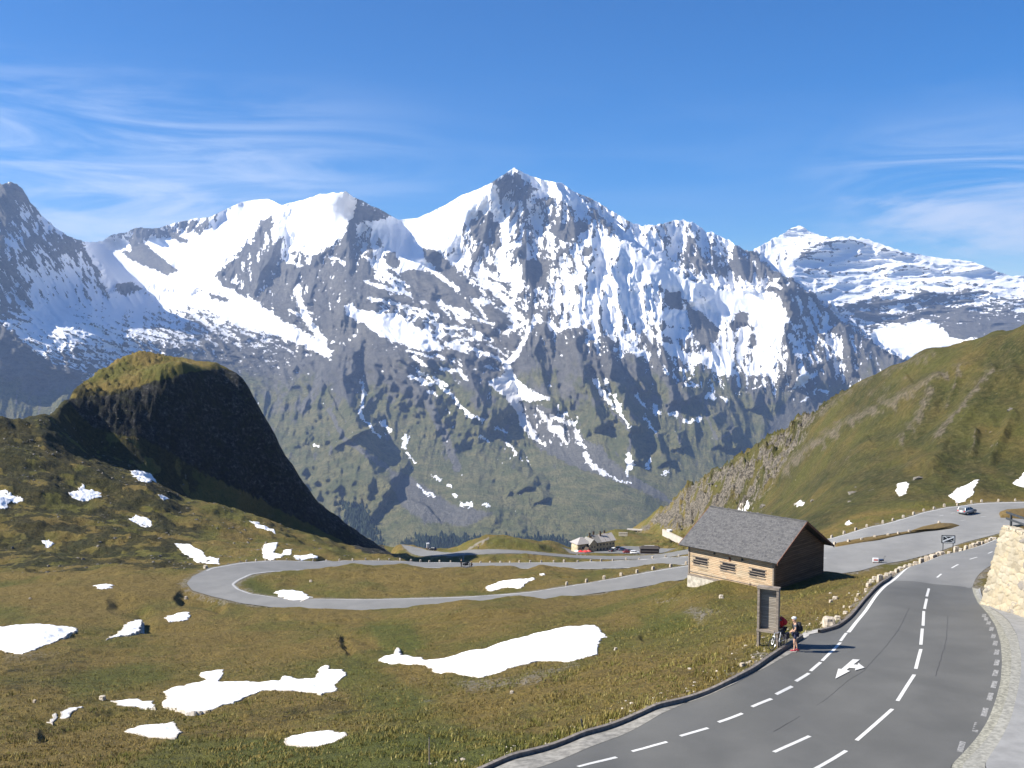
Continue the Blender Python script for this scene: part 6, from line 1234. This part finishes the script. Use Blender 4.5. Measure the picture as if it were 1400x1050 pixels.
    me.materials.append(M_TURF); o = bpy.data.objects.new('terrace', me); COL.objects.link(o); props(o, 'grass terrace on top of the stone wall', None, None, 'structure')
    rl = empty('railing', (A[0], A[1], zt+.05), 0, 'dark rail fence on top of the stone wall', 'railing'); q0 = np.array([A[0], A[1], zt+.05])
    for k in range(10):
        q = A+d*(.35+k*1.75)+n*.35-A; MB().box((q[0], q[1], .42), (.11, .11, .9)).done('post', M_STEEL, rl)
    for z in (.84, .45):
        q = A+d*(.1+8.)+n*.35-A; MB().box((q[0], q[1], z), (16.6, .07, .12), rz=math.atan2(d[1], d[0])).done('rail', M_STEEL, rl)
big_wall()
# ------------------------------------------------------------------ guard stones, boulders, posts
def stone_mesh(k, w, dpt, h, rough=.12):
    rnd = random.Random(k); bm = bmesh.new(); bmesh.ops.create_cube(bm, size=1); bmesh.ops.subdivide_edges(bm, edges=bm.edges, cuts=3, use_grid_fill=True)
    for v_ in bm.verts:
        x, y, z = v_.co; r = max(abs(x), abs(y)); tp = 1-.18*(z+.5); q = Vector((x, y, z)); rr = q.length; sph = q/rr*.62; q = q.lerp(sph, .35)
        v_.co = Vector((q.x*w*tp+rnd.uniform(-rough, rough)*w*.35, q.y*dpt*tp+rnd.uniform(-rough, rough)*dpt*.35, (q.z+.42)*h+rnd.uniform(-rough, rough)*h*.2))
    me = bpy.data.meshes.new('guard_stone'); bm.to_mesh(me); bm.free(); me.materials.append(M_STONE); return me
SM = [stone_mesh(k, .42, .34, .62) for k in range(6)]; SMR = [stone_mesh(20+k, .55, .45, .45, .2) for k in range(5)]
def put(px, D, me, lab, grp, sc=1., cat='guard stone', name='guard_stone', py=None, d0=40, d1=125):
    q = hit(px, py, d0, d1) if py else G3(px, D); z = gz(q[0], q[1]); o = bpy.data.objects.new(name, me); COL.objects.link(o); o.location = (q[0], q[1], z-.06*sc); o.rotation_euler = (0, 0, random.uniform(-.6, .6)); o.scale = (sc*random.uniform(.85, 1.15), sc*random.uniform(.85, 1.15), sc*random.uniform(.85, 1.2)); props(o, lab, cat, grp); return o
ORD = 'first second third fourth fifth sixth seventh eighth ninth tenth eleventh twelfth thirteenth fourteenth fifteenth sixteenth seventeenth eighteenth nineteenth twentieth twenty-first twenty-second twenty-third twenty-fourth twenty-fifth twenty-sixth'.split()
def edge_D(line, px):                                     # distance of a drawn road edge in a column
    cp, _ = proj(line[:, 0], line[:, 1], line[:, 2]); o_ = np.argsort(cp); return float(np.interp(px, cp[o_], line[o_, 1]))
for i, px in enumerate((775,802,826,849,871,893,917,938)): put(px, edge_D(at([(750,149.5),(778,150.8),(836,152.8),(893,155.4),(941,157.5)]), px)+.5, random.choice(SM), 'squared guard stone on the lower loop road, '+ORD[i]+' from the left', 'guard stones along the lower loop road', 1.05)
for i, px in enumerate((547,562,575,587,601,616,657,670,684,697,710,725,740,757,771,790,808,822,838,856,874,892,910,928)): put(px, edge_D(at([(545,199),(600,200),(636,200.5),(721,200.5),(778,199.5),(836,197.5),(893,195),(941,192)]), px)+.6, random.choice(SM), 'small guard stone on the far edge of the upper road, '+ORD[i]+' from the left', 'guard stones along the upper road', .9)
for i, px in enumerate((337,350,363,376,392,410,428,446,464,482,500,518,532)): put(px, edge_D(at([(330,186),(365,190),(400,191.5),(430,193),(480,196),(550,199)]), px)+.6, random.choice(SM), 'small guard stone above the hairpin bend, '+ORD[i]+' from the left', 'guard stones above the hairpin bend', .75)
for i, px in enumerate((1137,1154,1170,1185,1207,1221,1235,1249,1263,1277,1291,1309,1328,1342,1365,1388)): put(px, edge_D(lot_far, px)+1.0, random.choice(SM), 'guard stone under the right slope, '+ORD[i]+' from the left', 'guard stones below the right slope', 1.1)
for i, px in enumerate((1141,1160,1178,1196,1214,1228,1243,1284)): 
    q = np.interp(px, [1141,1196,1250,1284], [745.5,736.5,728,716.5]); put(px, 0, random.choice(SM), 'guard stone on the grass island strip, '+ORD[i]+' from the left', 'guard stones on the grass island', 1.15, py=q, d0=155, d1=200)
for i, px in enumerate((1203,1208,1212,1215.5,1220,1226,1232,1238,1244,1252,1259.6,1267,1275.7,1281.7,1287,1298,1306.8,1312,1320.7,1327,1332.5,1338,1343,1349.6,1354,1358)):
    D = float(np.interp(px, [1203,1218,1230,1256,1294,1337,1362], [72.5,79,82,88,94,100.5,105])); put(px, D+.3, (SM+SMR)[(i*7) % 11], 'rough upright stone in the close row above the bend, '+ORD[i]+' from the left', 'rough stones lining the bend', random.uniform(.75, 1.15))
for px, py, sc, lab in ((1195.7,794,.7,'rounded boulder at the lower end of the stone row'),(1192,797,.65,'small boulder touching the lower end of the stone row'),(1188,802,.7,'pale boulder beside the far kerb'),(1184,808,.5,'grey boulder beside the far kerb'),
        (1133,857,1.45,'large pale block stone by the kerb gap'),(1145,848,.8,'brown leaning stone behind the large pale block'),(1156,839,.5,'white stone in the grass above the kerb'),(1163,831,.35,'small grey stone halfway up the kerb'),(1171,822,.4,'flat stone above the kerb curve'),(1174,815,.5,'dark rounded stone above the kerb curve'),(1142,823,.7,'light slab lying on the slope'),(1136,827,.5,'little slab left of the light one'),
        (1015,911,.42,'white stone in the verge left of the notice board'),(1026,906,.3,'small pale stone near the notice board foot'),(1030,900,.28,'small flat stone near the notice board foot'),(986,820,.8,'flat pale rock in front of the barn')):
    put(px, 0, random.choice(SMR), lab, 'boulders along the road verge', sc, 'boulder', 'boulder', py=py)
for px, py, sc, lab in ((835/3.28, 730+297/3.28, .9, 'pale rock left of the dark hollow under the hairpin'), (157/3.28, 730+770/3.28, .5, 'small pale rock in the lower left meadow'), (135/3.28, 730+299/3.28, .6, 'pale rock high on the left meadow'), (460/3.28, 730+742/3.28, .9, 'flat tan rock by the narrow snow sliver'), (700, 952, .4, 'grey rock below the long snow tongue'), (842, 880, .45, 'pale rock right of the long snow tongue'), (425, 795, .8, 'brown rock inside the hairpin loop'), (281, 777, 1.3, 'rounded pale boulder above the hairpin bend')):
    put(px, 0, random.choice(SMR), lab, 'rocks scattered in the meadow', sc, 'rock', 'meadow_rock', py=py, d0=38, d1=230)
p = hit(587, 1052, 30, 60); o = empty('marker_stake', (p[0], p[1], gz(p[0], p[1])), 0, 'thin wooden stake at the bottom edge of the meadow', 'stake'); MB().cyl((0, 0, -.1), (.0, 0, 1.05), .028, .022, n=8).done('pole', M_GREYWOOD, o); MB().cyl((0, 0, 1.05), (0, 0, 1.09), .024, n=8).done('cap', M_STEEL, o)
p = hit(798, 998, 30, 60); o = empty('marker_post', (p[0], p[1], gz(p[0], p[1])), 0, 'short dark leaning post beside the kerb', 'post'); MB().cyl((0, 0, -.1), (-.10, .02, .46), .035, .03, n=8).done('pole', M_STEEL, o); MB().ball((-.10, .02, .46), (.036, .036, .02)).done('cap', M_STEEL, o)
# dark warning panel on two posts
def panel():
    q = G3(1296, 94.5); z = gz(q[0], q[1]); o = empty('road_sign', (q[0], q[1], z), R(-6), 'black and white framed road panel on two posts behind the stone row', 'road sign'); zt = CAMZ+float(slope(731.8))*94.5-z; zb = CAMZ+float(slope(742.6))*94.5-z; zc = (zt+zb)/2; h_ = zt-zb; w_ = 1.26
    for x in (-.46, .46): MB().box((x, .04, zb/2), (.06, .06, zb+.3)).done('post', M_STEEL, o)
    MB().box((0, 0, zc), (w_, .06, h_)).done('panel', mat('sign_black', (.02, .025, .03), .5, .1, 4), o)
    Wt = mat('sign_white', (.70, .72, .72), .5, .05, 4); m = MB(); a, b_ = w_/2-.12, h_/2-.09
    for s_ in (1, -1): m.box((0, -.035, zc+s_*b_), (2*a, .012, .045)); m.box((s_*a, -.035, zc), (.045, .012, 2*b_+.04))
    m.done('frame_line', Wt, o); m = MB(); m.prism([(-a+.02, zc-b_+.03), (-a+.02, zc-b_+.16), (a-.04, zc+b_-.02), (a-.04, zc+b_-.14)], 'Y', -.046, -.034); m.prism([(-a+.1, zc+b_-.03), (-a+.2, zc+b_-.03), (-.02, zc+.08), (-.10, zc+.06)], 'Y', -.046, -.034); m.prism([(.12, zc-.02), (.2, zc-.06), (a-.06, zc-b_+.1), (a-.06, zc-b_+.04)], 'Y', -.046, -.034); m.done('diagonal_band', Wt, o)
panel()
q = hit(1197, 769.5, 140, 165); o = empty('barrier_block', (q[0], q[1], float(Hz(q[0], q[1]))+.04), R(-10), 'white barrier block with a red stripe at the edge of the turning area', 'barrier'); MB().box((0, 0, .42), (.85, .35, .62), bev=.03).done('block', M_WHITEP, o); MB().box((0, -.183, .46), (.6, .02, .16)).done('stripe', M_LAMPR, o); MB().box((-.3, 0, .06), (.16, .4, .12)).box((.3, 0, .06), (.16, .4, .12)).done('foot', M_BROWNW, o)
q = hit(1205, 769, 140, 168); o = empty('tool_cart', (q[0], q[1], float(Hz(q[0], q[1]))+.04), R(10), 'small dark blue handcart beside the striped barrier block', 'handcart'); MB().box((0, 0, .35), (.7, .4, .25), bev=.04).done('tray', M_DBLUE, o); MB().torus((-.25, -.22, .16), .13, .035, 'Y', 16, 5).torus((-.25, .22, .16), .13, .035, 'Y', 16, 5).done('wheel', M_RUBBER, o, True); MB().cyl((.3, .12, .4), (.62, .12, .95), .02).cyl((.3, -.12, .4), (.62, -.12, .95), .02).cyl((.62, -.14, .95), (.62, .14, .95), .02).done('handle', M_STEEL, o)
# ------------------------------------------------------------------ grass tufts and loose stones (uncountable)
def scatter_grass():
    rs = np.random.RandomState(5); N = 64000
    D = 33.5*np.exp(rs.rand(N)**1.5*1.25); px = rs.uniform(-60, 1250, N); g = G3(px, D); X, Y = g[:, 0], g[:, 1]
    rd = road_dist(X, Y); k = (rd < -.25) & (fbm(X/2.2, Y/2.2, 3, .6, 600)+.25*rs.randn(N)*.6 > -.05)
    for pl, d0, d1, _ in SNOW[:13]:
        Wp = np.array([hit(x, y, d0, d1)[:2] for x, y in pl]); k &= poly_sd(X, Y, Wp, 1.) < -.15
    X, Y = X[k], Y[k]; rd = rd[k]; Z = ground(X, Y); n = len(X); q, _ = proj(X, Y, Z); nb = 4
    hgt = (.07+.15*rs.rand(n))*(1+.6*sstep(1.2, .2, np.abs(rd+.9)))*(.7+.7*sstep(-.1, .4, fbm(X/4, Y/4, 2, .5, 610)))
    a = rs.rand(n, nb)*2*np.pi; w = .012+.014*rs.rand(n, nb); ln = .25+.5*rs.rand(n, nb); off = rs.randn(n, nb, 2)*.05
    bx = X[:, None]+off[..., 0]; by = Y[:, None]+off[..., 1]; h = hgt[:, None]*(.6+.6*rs.rand(n, nb))
    ca, sa = np.cos(a), np.sin(a)
    P = np.stack([np.stack([bx-sa*w, by+ca*w, Z[:, None]-.02+0*a], -1), np.stack([bx+sa*w, by-ca*w, Z[:, None]-.02+0*a], -1), np.stack([bx+ca*h*ln, by+sa*h*ln, Z[:, None]+h], -1)], 2).reshape(-1, 3)
    tone = np.repeat(np.clip(.5+.9*fbm(X/5, Y/8, 3, .6, 620)+.2*rs.randn(n)-.35*sstep(45, 36, Y), 0, 1), nb*3); A = np.stack([tone, np.repeat(rs.rand(n), nb*3), 0*tone, 0*tone+1], -1)
    t = NT('grass_blades'); br, rn, _, _ = t.attr('tone'); c_ = t.mix(br, (.115, .125, .022), (.25, .178, .048)); c_ = t.mix(t.mr(rn, .75, 1.), c_, (.32, .27, .10))
    o = np_mesh('grass_tufts', P, np.arange(len(P)).reshape(-1, 3), t.out(c_, .8), False, {'tone': A}); props(o, 'short alpine grass tufts on the near meadow', 'grass', None, 'stuff')
scatter_grass()
def scatter_rocks(name, lab, N, dom, dlo, dhi, pxr, s0, s1, M, cond, seed, groundf=ground):
    rs = np.random.RandomState(seed); D = np.exp(rs.uniform(math.log(dlo), math.log(dhi), N)); px = rs.uniform(*pxr, N); g = G3(px, D); X, Y = g[:, 0], g[:, 1]; k = cond(X, Y, px, rs); X, Y = X[k], Y[k]; Z = ground(X, Y); n = len(X)
    ico = bmesh.new(); bmesh.ops.create_icosphere(ico, subdivisions=1, radius=1); V0 = np.array([v_.co[:] for v_ in ico.verts]); F0 = np.array([[v_.index for v_ in f.verts] for f in ico.faces]); ico.free()
    sc = (s0+(s1-s0)*rs.rand(n)**3)[:, None, None]*np.stack([rs.uniform(.7, 1.3, n), rs.uniform(.7, 1.3, n), rs.uniform(.4, .9, n)], -1)[:, None]
    V_ = V0[None]*(1+.22*rs.randn(n, len(V0), 1))*sc; a = rs.rand(n)*6.28; ca, sa = np.cos(a)[:, None], np.sin(a)[:, None]
    V_ = np.stack([V_[..., 0]*ca-V_[..., 1]*sa+X[:, None], V_[..., 0]*sa+V_[..., 1]*ca+Y[:, None], V_[..., 2]+Z[:, None]], -1).reshape(-1, 3); F_ = (F0[None]+(np.arange(n)*len(V0))[:, None, None]).reshape(-1, 3)
    o = np_mesh(name, V_, F_, M, False); props(o, lab, 'stones', None, 'stuff')
scatter_rocks('loose_gravel', 'loose pale stones along the road verge and in bare spots', 5200, None, 34, 80, (300, 1230), .02, .11, M_STONE, lambda X, Y, px, rs: (lambda r: (r < -.1) & (r > -2.2+1.2*rs.randn(len(r))*.7))(road_dist(X, Y)), 31)
scatter_rocks('hillside_stones', 'grey stones strewn over the dark left hillside', 2400, None, 175, 350, (-40, 540), .12, .5, M_ROCK, lambda X, Y, px, rs: (road_dist(X, Y) < -2) & (-X > .13*Y+rs.rand(len(X))*30) & (fbm(X/18, Y/18, 3, .6, 700)+.3*sstep(240, 340, Y) > .12), 33)
scatter_rocks('spur_rocks', 'brown crags and boulders on the rocky toe of the right spur', 4200, None, 225, 620, (860, 1400), .25, 1.7, M_ROCK, lambda X, Y, px, rs: (X > .125*Y+22) & ((fbm(X/9, Y/18, 3, .6, 710) > .18+.25*sstep(420, 300, Y)) | ((Y > 470) & (rs.rand(len(X)) < .4))), 35)
# ------------------------------------------------------------------ far spruce wood on the valley floor
def forest():
    rs = np.random.RandomState(9); fo = FAR['forest']; cx, PYf, Df = FAR['cx'], FAR['PY'], FAR['D']; pts_ = []
    while len(pts_) < 2600:
        j = rs.randint(0, fo.shape[1]); i = rs.randint(0, fo.shape[0])
        if rs.rand() < fo[i, j] and PYf[i, j] > 590: pts_.append((cx[j]+rs.randn()*.5, PYf[i, j]+rs.randn()*.5, Df[i, j]))
    P = np.array([W(a, b_, d_) for a, b_, d_ in pts_]); n = len(P); h = rs.uniform(11, 21, n); r = h*rs.uniform(.2, .3, n); k = 6; V_ = []; F_ = []
    a = np.arange(k)*2*np.pi/k
    for i in range(n):
        b0 = len(V_); c_ = P[i]-np.array([0, 3, 1.5])
        for zz, rr in ((.0, 1.), (.45, .72)):
            for t_ in a: q = rs.uniform(.75, 1.2); V_.append((c_[0]+r[i]*rr*q*math.cos(t_), c_[1]+r[i]*rr*q*math.sin(t_), c_[2]+h[i]*zz))
        V_.append((c_[0], c_[1], c_[2]+h[i]))
        for u_ in range(k): w_ = (u_+1) % k; F_ += [(b0+u_, b0+w_, b0+k+w_), (b0+u_, b0+k+w_, b0+k+u_), (b0+k+u_, b0+k+w_, b0+2*k)]
    o = np_mesh('spruce_wood', np.array(V_), np.array(F_), mat('spruce_needles', (.022, .034, .016), .9, .4, .05), False); props(o, 'dark far-off spruce woods at the foot of the mountain', 'wood', None, 'stuff')
forest()
# ------------------------------------------------------------------ the air
def haze():
    m = bpy.data.materials.new('haze_air'); m.use_nodes = True; n = m.node_tree.nodes; n.clear(); ou = n.new('ShaderNodeOutputMaterial'); pv = n.new('ShaderNodeVolumePrincipled')
    pv.inputs['Color'].default_value = (.42, .60, 1.0, 1); pv.inputs['Density'].default_value = HAZE; pv.inputs['Anisotropy'].default_value = .2; m.node_tree.links.new(pv.outputs[0], ou.inputs['Volume'])
    MBx = MB().box((0, 6400, 250), (26000, 14000, 2700)); o = MBx.done('haze', m); props(o, 'thin blue mountain air', 'haze', None, 'stuff')
HAZE = 5.2e-5
haze()
